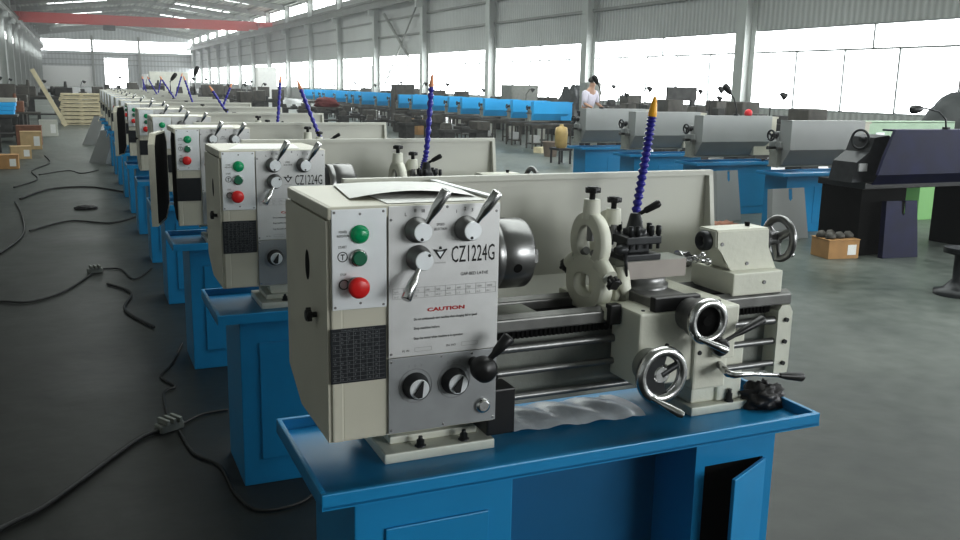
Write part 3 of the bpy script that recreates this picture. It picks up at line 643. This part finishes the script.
# film and rag in tray
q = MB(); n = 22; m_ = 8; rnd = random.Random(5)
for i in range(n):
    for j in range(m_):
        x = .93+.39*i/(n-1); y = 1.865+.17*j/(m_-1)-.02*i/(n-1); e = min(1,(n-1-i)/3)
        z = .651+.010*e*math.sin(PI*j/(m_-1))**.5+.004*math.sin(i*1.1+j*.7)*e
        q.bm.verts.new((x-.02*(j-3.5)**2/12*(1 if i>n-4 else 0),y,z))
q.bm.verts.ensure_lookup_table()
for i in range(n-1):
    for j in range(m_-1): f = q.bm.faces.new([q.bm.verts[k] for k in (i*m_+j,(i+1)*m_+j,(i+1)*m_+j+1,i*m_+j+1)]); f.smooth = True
tag(q.done('tray_reflection','reflection'),'pale wrinkled sheet painted as a reflection in the blue chip tray under the bed','sheet')  # made-up sheet standing in for a reflection off the tray floor
def blob(name, c, s, m, label, cat, seed=1, amp=.25, freq=3., sub=4):
    bm = bmesh.new(); bmesh.ops.create_icosphere(bm, subdivisions=sub, radius=1)
    from mathutils import noise
    for v in bm.verts:
        d = v.co.normalized(); k = 1+amp*noise.fractal(d*freq+Vector((seed*7.1,0,0)),.8,2.2,4); v.co = Vector((d.x*s[0]*k,d.y*s[1]*k,max(-1,d.z)*s[2]*k))
        if v.co.z < -s[2]*.55: v.co.z = -s[2]*.55
    for f in bm.faces: f.smooth = True
    me = bpy.data.meshes.new(name); bm.to_mesh(me); bm.free(); me.materials.append(M[m]); o = bpy.data.objects.new(name,me); C.objects.link(o); o.location = (c[0],c[1],c[2]+s[2]*.55)
    return tag(o,label,cat)
blob('work_glove',(1.640,1.800,.650),(.060,.045,.040),'rag','crumpled black gloves dropped in the tray corner by the white end foot','gloves',3,.38,2.6)
# cables
def cable(pts, r, label, z=.012):
    P2 = []
    pts = [Vector((p[0],p[1],z)) for p in pts]; n = len(pts)-1
    for s_ in range(n*8+1):
        t_ = s_/8; i = min(int(t_),n-1); f = t_-i; p0,p1,p2,p3 = pts[max(i-1,0)],pts[i],pts[i+1],pts[min(i+2,n)]
        P2.append(.5*((2*p1)+(p2-p0)*f+(2*p0-5*p1+4*p2-p3)*f*f+(3*p1-p0-3*p2+p3)*f**3))
    return tag(MB().tube(P2,r,7).done('power_cable','rubber'),label,'cable')
c10=[(.34,5.6),(.20,6.1),(.26,6.6),(.12,6.95)]
c11=[(-.6,15.3),(-.2,15.9),(.0,15.4),(.25,15.9)]
c12=[(-.85,13.6),(-.6,14.6),(-.72,16.0),(-.5,17.4),(-.62,19.0)]
c1=[(-.6,2.85),(-.32,3.15),(-.21,3.25),(-.1,3.41),(.03,3.62),(.15,3.8),(.24,3.86)]
c2=[(.31,3.84),(.34,3.57),(.42,3.4),(.44,3.12),(.50,2.97),(.64,2.98),(.74,3.09)]
c3=[(.32,3.90),(.42,4.0),(.54,4.02)]
c4=[(.28,3.95),(.29,4.35),(.35,4.44),(.3,4.62),(.37,4.82),(.46,5.19)]
c5=[(-.9,6.7),(-.55,6.61),(-.37,6.54),(-.16,6.81),(.02,7.36)]
c6=[(.09,7.54),(.23,7.49),(.31,7.07),(.46,7.45)]
c7=[(-.71,12.26),(-.4,13.26),(.09,13.38),(.5,12.68)]
c8=[(-.68,8.45),(-.55,9.44),(-.62,10.79),(-.75,12.0)]
c9=[(-.5,9.66),(-.15,10.23),(.23,9.97),(.5,10.33)]
for c,r,l in ((c10,.009,'dark cable snaking along the aisle beside the fourth stand'),(c11,.008,'dark cable crossing the aisle in front of the leaning grey cover'),(c12,.010,'dark cable lying by the cartons on the left'),(c1,.011,'thick black cable running from the grey socket block toward the open floor'),(c2,.006,'thin black cable looping from the grey socket block to the nearest stand'),(c3,.006,'short cable from the grey socket block to the second lathe stand'),(c4,.006,'kinked black cable running back from the grey socket block'),(c5,.008,'black cable curving over the floor to the farther small plug'),(c6,.006,'short black cable between the farther small plug and the third stand'),(c7,.012,'black cable bowed across the aisle far down the row'),(c8,.010,'black cable wandering lengthways down the left aisle'),(c9,.009,'black cable crossing the aisle by the fifth lathe')): cable(c,r,l,r+.002)
def plug(x,y,rot,label):
    e = empty('socket_block',(x,y,.002),label,'socket block',rot=rot)
    MB().box(-.055,.055,-.03,.03,0,.035,.006).done('socket_body','strip',e)
    for i in (-.03,0,.03): MB().box(i-.008,i+.008,-.045,.03,.036,.06,.004).done('plug','strip',e)
plug(.275,3.88,.5,'grey socket block with plugs on the floor beside the second stand'); plug(.045,7.44,.2,'small grey socket block on the floor farther down the aisle')
blob('floor_rag',(.02,11.2,0),(.12,.08,.03),'rag','dark rag heap on the aisle floor','rag',9)
# right foreground: brown boxes etc.
def carton(x,y,w,d,h,rot,m,label,z=0,open_=False):
    e = empty('carton_box',(x,y,z),label,'box',rot=rot)
    b = MB(); b.box(-w/2,w/2,-d/2,d/2,0,h,.004); b.done('box_body',m,e)
    f = MB(); f.box(-w/2-.004,w/2+.004,-d/2-.004,0-.002,h,h+.006); f.box(-w/2-.004,w/2+.004,.002,d/2+.004,h,h+.006); f.done('box_flap',m,e)
    MB().box(w*.12,w*.40,-d/2-.003,-d/2,h*.2,h*.75).done('paper_label','paper',e); return e
carton(6.28,6.12,.32,.26,.17,-.15,'carton','open brown carton full of dark parts on the floor before the navy machine')
for i in range(5):
    a = i*1.3; q = MB(); q.rev((0,0,0),(0,.3,1),[(0,.045),(.02,.05),(.05,.03),(.06,.02)],12); o = q.done('machine_part','junk2'); o.location = (6.17+.105*(i%3),6.07+.11*(i//3),.178); tag(o,'dark round metal part lying on the open brown carton','part','parts on the brown carton')
blob('scrap_heap',(6.0,7.4,0),(.26,.16,.09),'woodred','brown heap of castings on the floor between the grey covers','scrap',4,.5)
for (x,y,w_,h_,l) in ((5.98,4.60,.16,.30,'black round stool base cut by the picture edge'),):
    q = MB(); q.rev((x,y,0),(0,0,1),[(0,w_),(.03,w_),(.05,w_*.6),(.12,.04),(h_,.04),(h_+.02,.12),(h_+.06,.12)],24); tag(q.done('stool_base','dark'),l,'stool')
# blue-row foreground oddments
carton(9.6,18.2,.34,.28,.12,.2,'wood','pale open wooden box on the floor by the bright blue lathes')
carton(9.4,25.6,.6,.5,.45,.2,'carton','reddish brown carton standing among the far lathes')
q = MB(); q.rev((9.25,17.2,0),(0,0,1),[(0,.13),(.30,.17),(.32,.18),(.32,.15),(.05,.12)],24,True); tag(q.done('drum','drum'),'brown bucket on the floor before the bright blue lathes','bucket')
q = MB(); q.rev((8.62,15.6,.30),(0,0,1),[(0,.09),(.05,.12),(.3,.13),(.40,.11),(.42,.04),(.46,.035)],20); tag(q.done('oil_jug','tan'),'tan plastic jug on the bench end beside the grey-backed lathes','jug')
q = MB(); q.box(8.47,8.77,15.4,15.8,.26,.30)
for x in (8.49,8.73):
    for y in (15.42,15.76): q.box(x,x+.03,y,y+.03,0,.26)
tag(q.done('small_stand','dark'),'small dark stand under the tan jug','stand')
# work lamps
def lamp(x,y,z,pts,label,hr=.04):
    e = empty('work_lamp',(x,y,z),label,'lamp')
    MB().rev((0,0,0),(0,0,1),[(0,.035),(.02,.035)],12).done('lamp_base','dark',e)
    MB().tube(pts,.008,8).done('lamp_arm','dark',e)
    a = Vector(pts[-1]); d = (a-Vector(pts[-2])).normalized(); MB().rev(a-d*.02,d,[(0,.02),(.03,hr*.8),(.08,hr),(.12,hr*.95),(.14,hr*.5)],14).done('lamp_head','black',e)
lamp(7.35,5.97,1.16,[(0,0,0),(-.02,0,.09),(-.12,0,.16),(-.30,0,.19),(-.36,0,.185)],'black gooseneck lamp arching over the navy guard')
lamp(7.12,8.65,1.183,[(0,0,0),(0,0,.08),(-.05,0,.20),(-.12,0,.27)],'dark work lamp on the second grey-backed lathe')
lamp(6.85,11.24,1.183,[(0,0,0),(.02,0,.1),(-.05,0,.30),(-.09,0,.36)],'dark work lamp on the farthest grey-backed lathe')
lamp(1.60,14.10,1.258,[(0,0,0),(0,0,.15),(.0,0,.25),(.02,.0,.30)],'upright black lamp above the ninth cream lathe',.033)
lamp(1.40,15.60,1.258,[(0,0,0),(0,0,.10),(.0,0,.18),(.03,.0,.22)],'upright black lamp above the tenth cream lathe',.033)
e = blob('red_tin',(7.30,8.65,1.183),(.05,.04,.05),'redtin','small red tin on top of the second grey-backed lathe','tin',2,.05)
# pallets, plank, cartons at the left
def pallet(z,x,y,label):
    e = empty('pallet',(x,y,z),label,'pallet','pale wooden pallets in the stack')
    q = MB()
    for i in range(6): q.box(-.60,.60,-.5+i*.175,-.5+i*.175+.12,.060,.116)
    q.done('deck_boards','wood',e); q = MB()
    for i in (-.5,-.05,.40): q.box(-.60,.60,i,i+.09,.0,.03)
    for xx in (-.62,-.05,.52): q.box(xx,xx+.10,-.48,.46,.03,.060)
    q.done('bearers','wood',e)
wd = ['bottom','second from the bottom','third from the bottom','fourth from the bottom','fifth from the bottom','sixth from the bottom','seventh from the bottom','top']
for i in range(8): pallet(.002+i*.122,.12+.03*math.sin(i*3),32.1,'pale wooden pallet, %s in the stack across the aisle' % wd[i])
q = MB(); q.box(-.06,.06,-.03,.03,0,1.85,.004); o = q.done('long_plank','wood'); o.location = (-.34,30.2,.03); o.rotation_euler = (.0,-.455,0); tag(o,'long pale plank leaning beside the stack of pallets','plank')
carton(-1.00,18.6,.34,.3,.22,.1,'carton2','tan carton nearest in the line of boxes on the left','' and 0 or 0)
carton(-.92,21.0,.40,.34,.36,.05,'carton2','tall pale carton farther along the left line of boxes')
carton(-1.10,16.6,.34,.3,.22,0,'carton','brown carton at the left picture edge')
carton(-1.0,22.3,.5,.4,.42,0,'woodred','dark brown crate behind the cartons on the left')
def bench(x,y,w,d,h,label,seed,m='junk',top='junk2'):
    e = empty('workbench',(x,y,0),label,'workbench'); rnd = random.Random(seed)
    MB().box(-w/2,w/2,-d/2,d/2,h-.05,h,.005).done('bench_top',top,e)
    for sx in (-1,1):
        for sy in (-1,1): MB().box(sx*(w/2-.04)-.03,sx*(w/2-.04)+.03,sy*(d/2-.04)-.03,sy*(d/2-.04)+.03,0,h-.05).done('leg',m,e)
    MB().box(-w/2+.05,w/2-.05,-d/2+.05,d/2-.05,.15,.19).done('shelf',m,e); return e
def motor(x,y,z,s,m,label,seed):
    rnd = random.Random(seed); e = empty('headstock_casting',(x,y,z),label,'machine part')
    MB().box(-.22*s,.22*s,-.16*s,.16*s,0,.24*s,.02).done('casting',m,e)
    MB().rev((-.22*s,0,.15*s),(-1,0,0),[(0,.10*s),(.04*s,.12*s),(.10*s,.12*s),(.12*s,.05*s),(.18*s,.05*s)],16).done('spindle',m,e)
    MB().cyl((.05*s,0,.24*s),(.05*s,0,.40*s),.05*s,.03*s,n=10).done('post',m,e); return e
bx = [(-1.55,27.0,1.3,.6,.55,'dark bench nearest the pallets on the left'),(-1.75,23.5,1.0,.8,.62,'dark bench carrying blue sheet metal'),(-1.9,19.5,1.0,1.2,.55,'dark low bench behind the left cartons'),(-1.3,36,2.2,.8,.8,'long bench beyond the pallets'),(-2.6,32,1.6,.8,.8,'bench of reddish castings left of the leaning plank'),(2.6,38,2.4,.9,.9,'bench behind the far end of the cream row')]
for i,b in enumerate(bx): bench(*b,i)
motor(-1.55,27,.55,1.2,'woodred','reddish casting on the bench nearest the pallets',1); motor(-1.95,19.5,.55,1.3,'junk','dark casting on the low bench behind the left cartons',2); motor(-1.6,36,.8,1.4,'junk2','oily casting on the long bench beyond the pallets',3)
motor(-2.6,32,.8,1.5,'woodred','large reddish casting left of the leaning plank',4); motor(-.4,36,.8,1.3,'junk','black casting on the long bench beyond the pallets',5); motor(2.9,38,.9,1.3,'junk','dark casting on the bench behind the cream row',6)
for i in range(4):
    q = MB(); q.box(-.3,.3,-.25,.25,0,.09,.01); o = q.done('sheet_cover','bright' if i<3 else 'guard'); o.location = (-1.62+.02*i,23.5,.62+.092*i); tag(o, ['bright blue sheet cover, lowest of the stack on the left bench','bright blue sheet cover, second of the stack on the left bench','bright blue sheet cover, third of the stack on the left bench','pale sheet cover topping the blue stack on the left bench'][i],'cover','covers stacked on the left bench')
carton(-.70,25.6,.42,.4,.4,0,'guard','pale box on the floor in front of the leaning plank')
# dark machinery beyond: rows of dark lathes w/o guards
D0 = empty('dark_machine',(0,0,0))
MB().box(-.75,.75,-.22,.22,.62,.78,.02).done('bed','junk',D0); MB().box(.35,.80,-.25,.25,.74,1.18,.03).done('headstock','junk2',D0)
MB().prism([(-.70,.78),(-.42,.78),(-.46,1.08),(-.66,1.08)],'y',-.15,.15).done('tailstock','junk2',D0)
q = MB(); q.box(-.2,.12,-.28,.24,.76,.92,.02).box(-.12,.05,-.1,.12,.92,1.06,.02); q.done('carriage','junk',D0)
MB().box(-.7,-.35,-.2,.2,0,.62,.01).done('stand_cabinet','junk',D0); MB().box(.35,.75,-.2,.2,0,.62,.01).done('stand_cabinet','junk',D0)
MB().tube([(-.1,.2,.9),(-.08,.22,1.25),(-.02,.1,1.42)],.012,6).done('lamp_arm','junk',D0); MB().rev((0,.08,1.44),(.7,-.4,-.6),[(0,.03),(.12,.07)],10).done('lamp_head','black',D0)
spots = [(11.9,17.5),(12.9,20.0),(14.0,22.4),(11.6,14.6),(13.0,16.4),(11.2,12.4),(13.0,25.5),(12.6,28.4),(12.4,31.2),(12.6,34.0),(12.6,37),(12.4,40),(12.6,44),(12.6,48),(7.2,42),(6.0,36.5),(7.2,38.8),(5.0,33.8),(7.6,46),(6.6,50),(4.6,41),(5.6,45),(14.6,19.2),(14.8,26.5)]
wds = ['first','second','third','fourth','fifth','sixth','seventh','eighth','ninth','tenth','eleventh','twelfth','thirteenth','fourteenth','fifteenth','sixteenth']
spots += [(-2.3,27.8),(-2.1,30.6),(-2.6,34.5),(-1.2,41),(.3,44),(1.9,47),(-2.7,46),(3.4,50)]
spots.sort(key=lambda p:p[1])
a_,b_,d_ = 0,0,0
for i,(x,y) in enumerate(spots):
    o = D0 if i == 0 else copy_tree(D0)
    o.location = (x,y,0); o.rotation_euler.z = .1*math.sin(i*3); o.scale = (1,1,1.0+.08*math.sin(i*2.3))
    if x < 4 and not (x > 2.5 and y < 49): tag(o,'dark machine beyond the wooden pallets at the far left, %s counted from the near end' % wds[d_],'machine','dark machines at the far left'); d_ += 1; continue
    if x > 10: tag(o,'dark bare lathe by the window wall, %s counted from the near end' % wds[a_],'machine','dark machines along the window wall'); a_ += 1
    else: tag(o,'dark oily lathe between the cream and bright blue rows, %s counted from the near end' % wds[b_],'machine','dark machines beyond the cream row'); b_ += 1
for i,(x,y,rot,sc) in enumerate([(-1.95,22.0,1.4,.7),(-1.75,25.6,1.7,.75),(-1.6,29.6,1.5,.8),(-2.6,25.0,1.5,.85)]):
    o = copy_tree(D0); o.location = (x,y,0); o.rotation_euler.z = rot; o.scale = (.8,1,sc)
    tag(o,'dark oily machine stored along the left side, %s behind the cartons' % ['nearest','second','third','fourth'][i],'machine','dark machines stored on the left')
for i in range(7):
    o = copy_tree(D0,None,('lamp_arm','lamp_head')); o.location = (8.75-.02*i,20.9+3.1*i,0); o.rotation_euler.z = .25*math.sin(i*2); o.scale = (.8,1,.50+.05*math.sin(i*2))
    tag(o,'low dark machine bed stored before the bright blue row, %s from the near end' % wds[i],'machine','dark machine beds before the bright blue row')
# tarpaulin piles, boards, cabinet
blob('covered_machine',(12.3,9.4,0),(1.15,.8,1.04),'tarp','bulky machine under a dark tarpaulin by the windows','covered machine',5,.18,1.6)
q = MB(); q.box(12.75,13.60,18,18.06,1.20,1.52,.01)
o = q.done('dark_board','junk'); tag(o,'dark upright board above the machines between two columns','board')
q = MB(); q.box(12.8,12.9,17.98,18.08,0,1.2).box(13.45,13.55,17.98,18.08,0,1.2); q.done('board_post','junk',o)
blob('covered_machine',(13.9,24.6,0),(.55,.5,.95),'tarp','dark humped machine cover beyond the bright blue lathes','covered machine',6,.3,2)
def cabinet(x,y,w,d,h,m,label):
    e = empty('machine_cabinet',(x,y,0),label,'cabinet'); MB().box(-w/2,w/2,-d/2,d/2,0,h,.02).done('cabinet_body',m,e); MB().box(-w/2+.05,w/2-.05,-d/2-.012,-d/2,h*.2,h*.9,.005).done('cabinet_door',m,e); return e
cabinet(13.6,27.6,1.0,.8,1.50,'castgrey','grey boxy machine cabinet behind the bright blue row'); cabinet(12.9,21.8,.45,.4,1.60,'castgrey','grey upright control cabinet beside the worker'); cabinet(10.3,30,.7,.5,1.45,'junk2','dark upright cabinet far behind the bright blue row')
cabinet(8.2,43.5,.9,.5,2.1,'paper','tall white panel at the far end of the bright blue row'); cabinet(5.3,60,2.3,.6,1.9,'guard','white partition box near the end wall')
blob('red_cover',(8.0,31.5,.62),(.42,.3,.22),'redcloth','red cloth bundle in front of the far blue backs','bundle',8,.2,2)
bench(8.0,31.5,1.0,.7,.62,'dark bench under the red bundle',31)
# person
def person(x,y,rot):
    e = empty('person',(x,y,0),'person in a pale shirt standing bent forward behind the bright blue lathes','person',rot=rot)
    def skin(name,J,E,rad,m,parent):
        me = bpy.data.meshes.new(name); me.from_pydata(J,E,[]); o = bpy.data.objects.new(name,me); C.objects.link(o); o.parent = parent
        me.materials.append(M[m]); md = o.modifiers.new('s','SKIN'); me.skin_vertices[0].data[0].use_root = True
        for v,r in zip(me.skin_vertices[0].data,rad): v.radius = (r,r)
        sb = o.modifiers.new('u','SUBSURF'); sb.levels = 1; sb.render_levels = 1; md.use_smooth_shade = True; return o
    J = [(0,0,.92),(0,-.03,1.12),(0,-.08,1.34),(0,-.12,1.46),(0,-.16,1.60),(.09,0,.86),(.11,-.02,.48),(.11,.02,.07),(.12,-.10,.04),(-.09,0,.86),(-.11,-.02,.48),(-.11,.02,.07),(-.12,-.10,.04),(.18,-.09,1.36),(.24,-.12,1.10),(.20,-.32,1.02),(-.18,-.09,1.36),(-.24,-.12,1.10),(-.20,-.32,1.02)]
    E_ = [(0,1),(1,2),(2,3),(3,4),(0,5),(5,6),(6,7),(7,8),(0,9),(9,10),(10,11),(11,12),(2,13),(13,14),(14,15),(2,16),(16,17),(17,18)]
    rad = [.13,.12,.14,.055,.09,.09,.06,.045,.04,.09,.06,.045,.04,.06,.04,.03,.06,.04,.03]
    b = skin('body',J,E_,rad,'skin',e)
    skin('shirt',[(0,0,.90),(0,-.03,1.12),(0,-.08,1.36),(.19,-.09,1.36),(.25,-.12,1.10),(-.19,-.09,1.36),(-.25,-.12,1.10)],[(0,1),(1,2),(2,3),(3,4),(2,5),(5,6)],[.16,.15,.165,.08,.06,.08,.06],'shirt',e)
    skin('trousers',[(0,0,.92),(.09,0,.84),(.11,-.02,.48),(.11,.02,.10),(-.09,0,.84),(-.11,-.02,.48),(-.11,.02,.10)],[(0,1),(1,2),(2,3),(0,4),(4,5),(5,6)],[.14,.105,.08,.065,.105,.08,.065],'cloth',e)
    MB().rev((0,-.145,1.60),(0,.1,1),[(0,.098),(.03,.104),(.07,.095),(.10,.06),(.115,0)],16,False).done('hair','hair',e)
person(10.75,18.3,.4)
# ------------------------------------------------------------------ building
def S(name, mb, m, parent=None):
    o = mb.done(name, m, parent); 
    if parent is None: o['kind'] = 'structure'
    return o
XW, XL, YE, YB = 17.8, -4.8, 160., -14.
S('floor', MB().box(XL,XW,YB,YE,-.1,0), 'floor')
ridge = (XL+XW)/2; ez, rzz = 8.0, 9.3
S('ceiling', MB().prism([(XL,ez),(ridge,rzz),(XW,ez),(XW,ez+.1),(ridge,rzz+.1),(XL,ez+.1)],'y',YB,YE), 'roof')
# right wall: cladding strips between openings
w = MB(); w.box(XW,XW+.2,YB,YE,0,.95).box(XW,XW+.2,YB,YE,3.14,7.05).box(XW,XW+.2,YB,YE,7.85,8.0)
S('wall_right', w, 'clad')
BAY = 8.8
cols = [21.2+BAY*k for k in range(-4,16)]
wn = 1
for i,y in enumerate(cols):
    y1 = y+BAY
    f = MB()
    for z in (.95,2.50,3.10): f.box(XW+.02,XW+.09,y+.15,y1-.15,z,z+.05)
    for j in range(1,5):
        yy = y+.15+j*(BAY-.3)/5; f.box(XW+.02,XW+.09,yy,yy+.05,.98,2.52)
    f.box(XW+.02,XW+.09,y+BAY/2-.03,y+BAY/2+.02,2.52,3.12)
    fr = S('window_%d' % wn, f, 'mull'); wn += 1
    MB().quad((XW+.12,y,.95),(XW+.12,y1,.95),(XW+.12,y1,3.14),(XW+.12,y,3.14)).done('window_pane','pane',fr)
    f = MB(); f.box(XW+.02,XW+.09,y+.1,y1-.1,7.05,7.1); f.box(XW+.02,XW+.09,y+BAY/2-.03,y+BAY/2+.03,7.1,7.85); fr = S('window_%d' % wn, f, 'mull'); wn += 1
    MB().quad((XW+.12,y,7.05),(XW+.12,y1,7.05),(XW+.12,y1,7.85),(XW+.12,y,7.85)).done('window_pane','pane',fr)
    # column
    c = MB(); c.box(XW-.42,XW-.40,y-.2,y+.2,0,8.0).box(XW-.04,XW-.01,y-.2,y+.2,0,8.0).box(XW-.40,XW-.04,y-.012,y+.012,0,8.0).box(XW-.75,XW-.40,y-.14,y+.14,5.55,5.95); S('trim_%d' % (100+i), c, 'column')
    c = MB(); c.box(XL+.40,XL+.42,y-.2,y+.2,0,8.0).box(XL+.01,XL+.04,y-.2,y+.2,0,8.0).box(XL+.04,XL+.40,y-.012,y+.012,0,8.0).box(XL+.40,XL+.75,y-.14,y+.14,5.55,5.95); S('trim_%d' % (200+i), c, 'column')
    # rafter
    c = MB()
    for s_ in (0,1):
        xa, xb = (XL, ridge) if s_ == 0 else (XW, ridge)
        c.prism([(xa,ez-.45),(xb,rzz-.35),(xb,rzz-.01),(xa,ez-.01)],'y',y-.08,y+.08)
    S('ceiling_beam_%d' % (i+1), c, 'beam')
g = MB()
for z in (4.2,5.2,6.6): g.box(XW-.10,XW-.02,YB,YE,z,z+.10)
S('trim_1', g, 'beam')
g = MB()
for i in range(15):
    x = XL + .4 + i*1.55; z = ez + (rzz-ez)*(1-abs(x-ridge)/(XW-ridge)) - .14
    g.box(x-.04,x+.04,YB,YE,z,z+.12)
S('trim_2', g, 'beam')
# crane rails
for n_,x in (('trim_3',XW-.62),('trim_4',XL+.62)):
    g = MB(); g.box(x-.13,x+.13,YB,YE,5.95,5.98).box(x-.012,x+.012,YB,YE,5.98,6.37).box(x-.13,x+.13,YB,YE,6.37,6.40).box(x-.03,x+.03,YB,YE,6.40,6.46); S(n_, g, 'beam')
# diagonal wall bracing in one bay
g = MB(); y0 = 48.5; g.tube([(XW-.3,y0,5.8),(XW-.3,y0+6,1.3)],.05,6).tube([(XW-.3,y0+6,5.6),(XW-.3,y0+1.5,3.0)],.09,6); S('trim_5', g, 'beam')
# roof lights
k = 1
for y in range(24,150,6):
    for x0,x1 in ((ridge-8.5,ridge-3.2),(ridge+3.2,ridge+8.5)):
        def rzf(x): return ez + (rzz-ez)*(1-abs(x-ridge)/(XW-ridge)) - .004
        if (y//6) % 2 == 0 or y > 66:
            q = MB().quad((x0,y+2.2,rzf(x0)),(x1,y+2.2,rzf(x1)),(x1,y+3.4,rzf(x1)),(x0,y+3.4,rzf(x0))); S('window_%d' % (300+k), q, 'sky2'); k += 1
# left wall
w = MB(); w.box(XL-.2,XL,YB,YE,0,4.3).box(XL-.2,XL,YB,YE,4.9,8.0); S('wall_left', w, 'clad')
for i in range(14):
    y = 60+i*7; fr = S('window_%d' % (500+i), MB().box(XL-.09,XL-.02,y+1.9,y+2.0,4.3,4.9), 'mull'); MB().quad((XL-.12,y-1.5,4.3),(XL-.12,y+5.5,4.3),(XL-.12,y+5.5,4.9),(XL-.12,y-1.5,4.9)).done('window_pane','pane',fr)
# end wall
w = MB(); w.box(XL,4.4,YE,YE+.2,0,5.45).box(8.0,XW,YE,YE+.2,0,5.45).box(4.4,8.0,YE,YE+.2,4.6,5.45).box(XL,XW,YE,YE+.2,7.3,9.4); S('wall_end', w, 'cladx')
w = MB(); w.box(XL,3.0,YE-.06,YE-.01,0,3.2).box(10.0,XW,YE-.06,YE-.01,0,2.2); S('trim_6', w, 'paper')
fr = S('window_600', MB().box(XL,XW,YE+.02,YE+.09,5.45,5.55), 'mull'); MB().quad((XL,YE+.1,5.45),(XW,YE+.1,5.45),(XW,YE+.1,7.3),(XL,YE+.1,7.3)).done('window_pane','pane',fr)
fr = S('door_1', MB().box(4.35,4.45,YE-.05,YE+.1,0,4.6).box(7.95,8.05,YE-.05,YE+.1,0,4.6).box(4.35,8.05,YE-.05,YE+.1,4.55,4.65), 'mull'); MB().quad((4.4,YE+.1,0),(8,YE+.1,0),(8,YE+.1,4.6),(4.4,YE+.1,4.6)).done('door_opening','pane',fr)
w = MB(); w.box(XL,XW,YB-.2,YB,0,9.4); S('wall_back', w, 'cladx')
g = MB()
for z in (3.4,4.2,5.0): g.box(XL,XW,YE-.12,YE-.02,z,z+.12)
for x in (2.6,9.6): g.box(x,x+.35,YE-.4,YE-.05,0,8)
S('trim_7', g, 'beam')
# red travelling crane
CR = empty('overhead_crane',(6.5,90,6.1),'red overhead crane girder spanning the hall under the roof','crane')
OFF = Vector((6.5,90,6.1))
g = MB(); g.box(XL+.30,XW-1.5,90-.25,90+.25,6.22,6.95,.02).box(XL+1.0,XW-2.4,90-.22,90+.22,6.08,6.22); G = g.done('girder','craneRed',CR)
for x,xa,xb in ((XL+.62,-.2,.2),(XW-.62,-1.0,.2)):
    MB().box(x+xa,x+xb,88.4,91.6,6.47,6.85,.02).done('end_carriage','craneRed',CR)
MB().box(2.6,3.6,89.6,90.4,5.65,6.08,.03).done('hoist','junk',CR)
OFF = Vector((0,0,0))
# ------------------------------------------------------------------ light
def area(name, loc, rot, sx, sy, watts, col=(1,1,1)):
    l = bpy.data.lights.new(name,'AREA'); l.shape = 'RECTANGLE'; l.size = sx; l.size_y = sy; l.energy = watts; l.color = col
    o = bpy.data.objects.new(name,l); C.objects.link(o); o.location = loc; o.rotation_euler = rot; return o
area('roof_light_near',(6,12,7.6),(0,0,0),9,22,1500,(.95,1,.97))
area('roof_light_far',(6,52,7.6),(0,0,0),9,40,3200,(.95,1,.97))
area('rear_fill_light',(9,-13.4,4.0),(math.radians(90),0,math.radians(14)),12,4.5,1750,(.97,1,1))  # added fill light; the back wall has no window here
wd_ = bpy.data.worlds.new('world'); bpy.context.scene.world = wd_; wd_.use_nodes = True
wd_.node_tree.nodes['Background'].inputs[0].default_value = (.9,.95,1,1); wd_.node_tree.nodes['Background'].inputs[1].default_value = 1.0
wn_ = wd_.node_tree; vo = wn_.nodes.new('ShaderNodeVolumeScatter'); vo.inputs['Color'].default_value = (.97,.99,1,1); vo.inputs['Density'].default_value = .0023; vo.inputs['Anisotropy'].default_value = .3  # scatter volume added to imitate lens glare
wn_.links.new(vo.outputs[0], wn_.nodes['World Output'].inputs['Volume'])
# ------------------------------------------------------------------ camera
Rm = ((0.9151231, -0.0643478, 0.3980064), (-0.4027361, -0.1919212, 0.8949692), (0.0187965, -0.9792985, -0.2015467))
cam = bpy.data.cameras.new('camera'); co = bpy.data.objects.new('camera', cam); C.objects.link(co)
cam.sensor_width = 36; cam.lens = 33.75; cam.clip_end = 400; cam.clip_start = .05
mx = Matrix(((Rm[0][0], -Rm[0][1], -Rm[0][2], 0), (Rm[1][0], -Rm[1][1], -Rm[1][2], 0), (Rm[2][0], -Rm[2][1], -Rm[2][2], 1.483), (0,0,0,1)))
co.matrix_world = mx
bpy.context.scene.camera = co
vs = bpy.context.scene.view_settings; vs.view_transform = 'Standard'; vs.look = 'None'; vs.exposure = .42; vs.gamma = .84
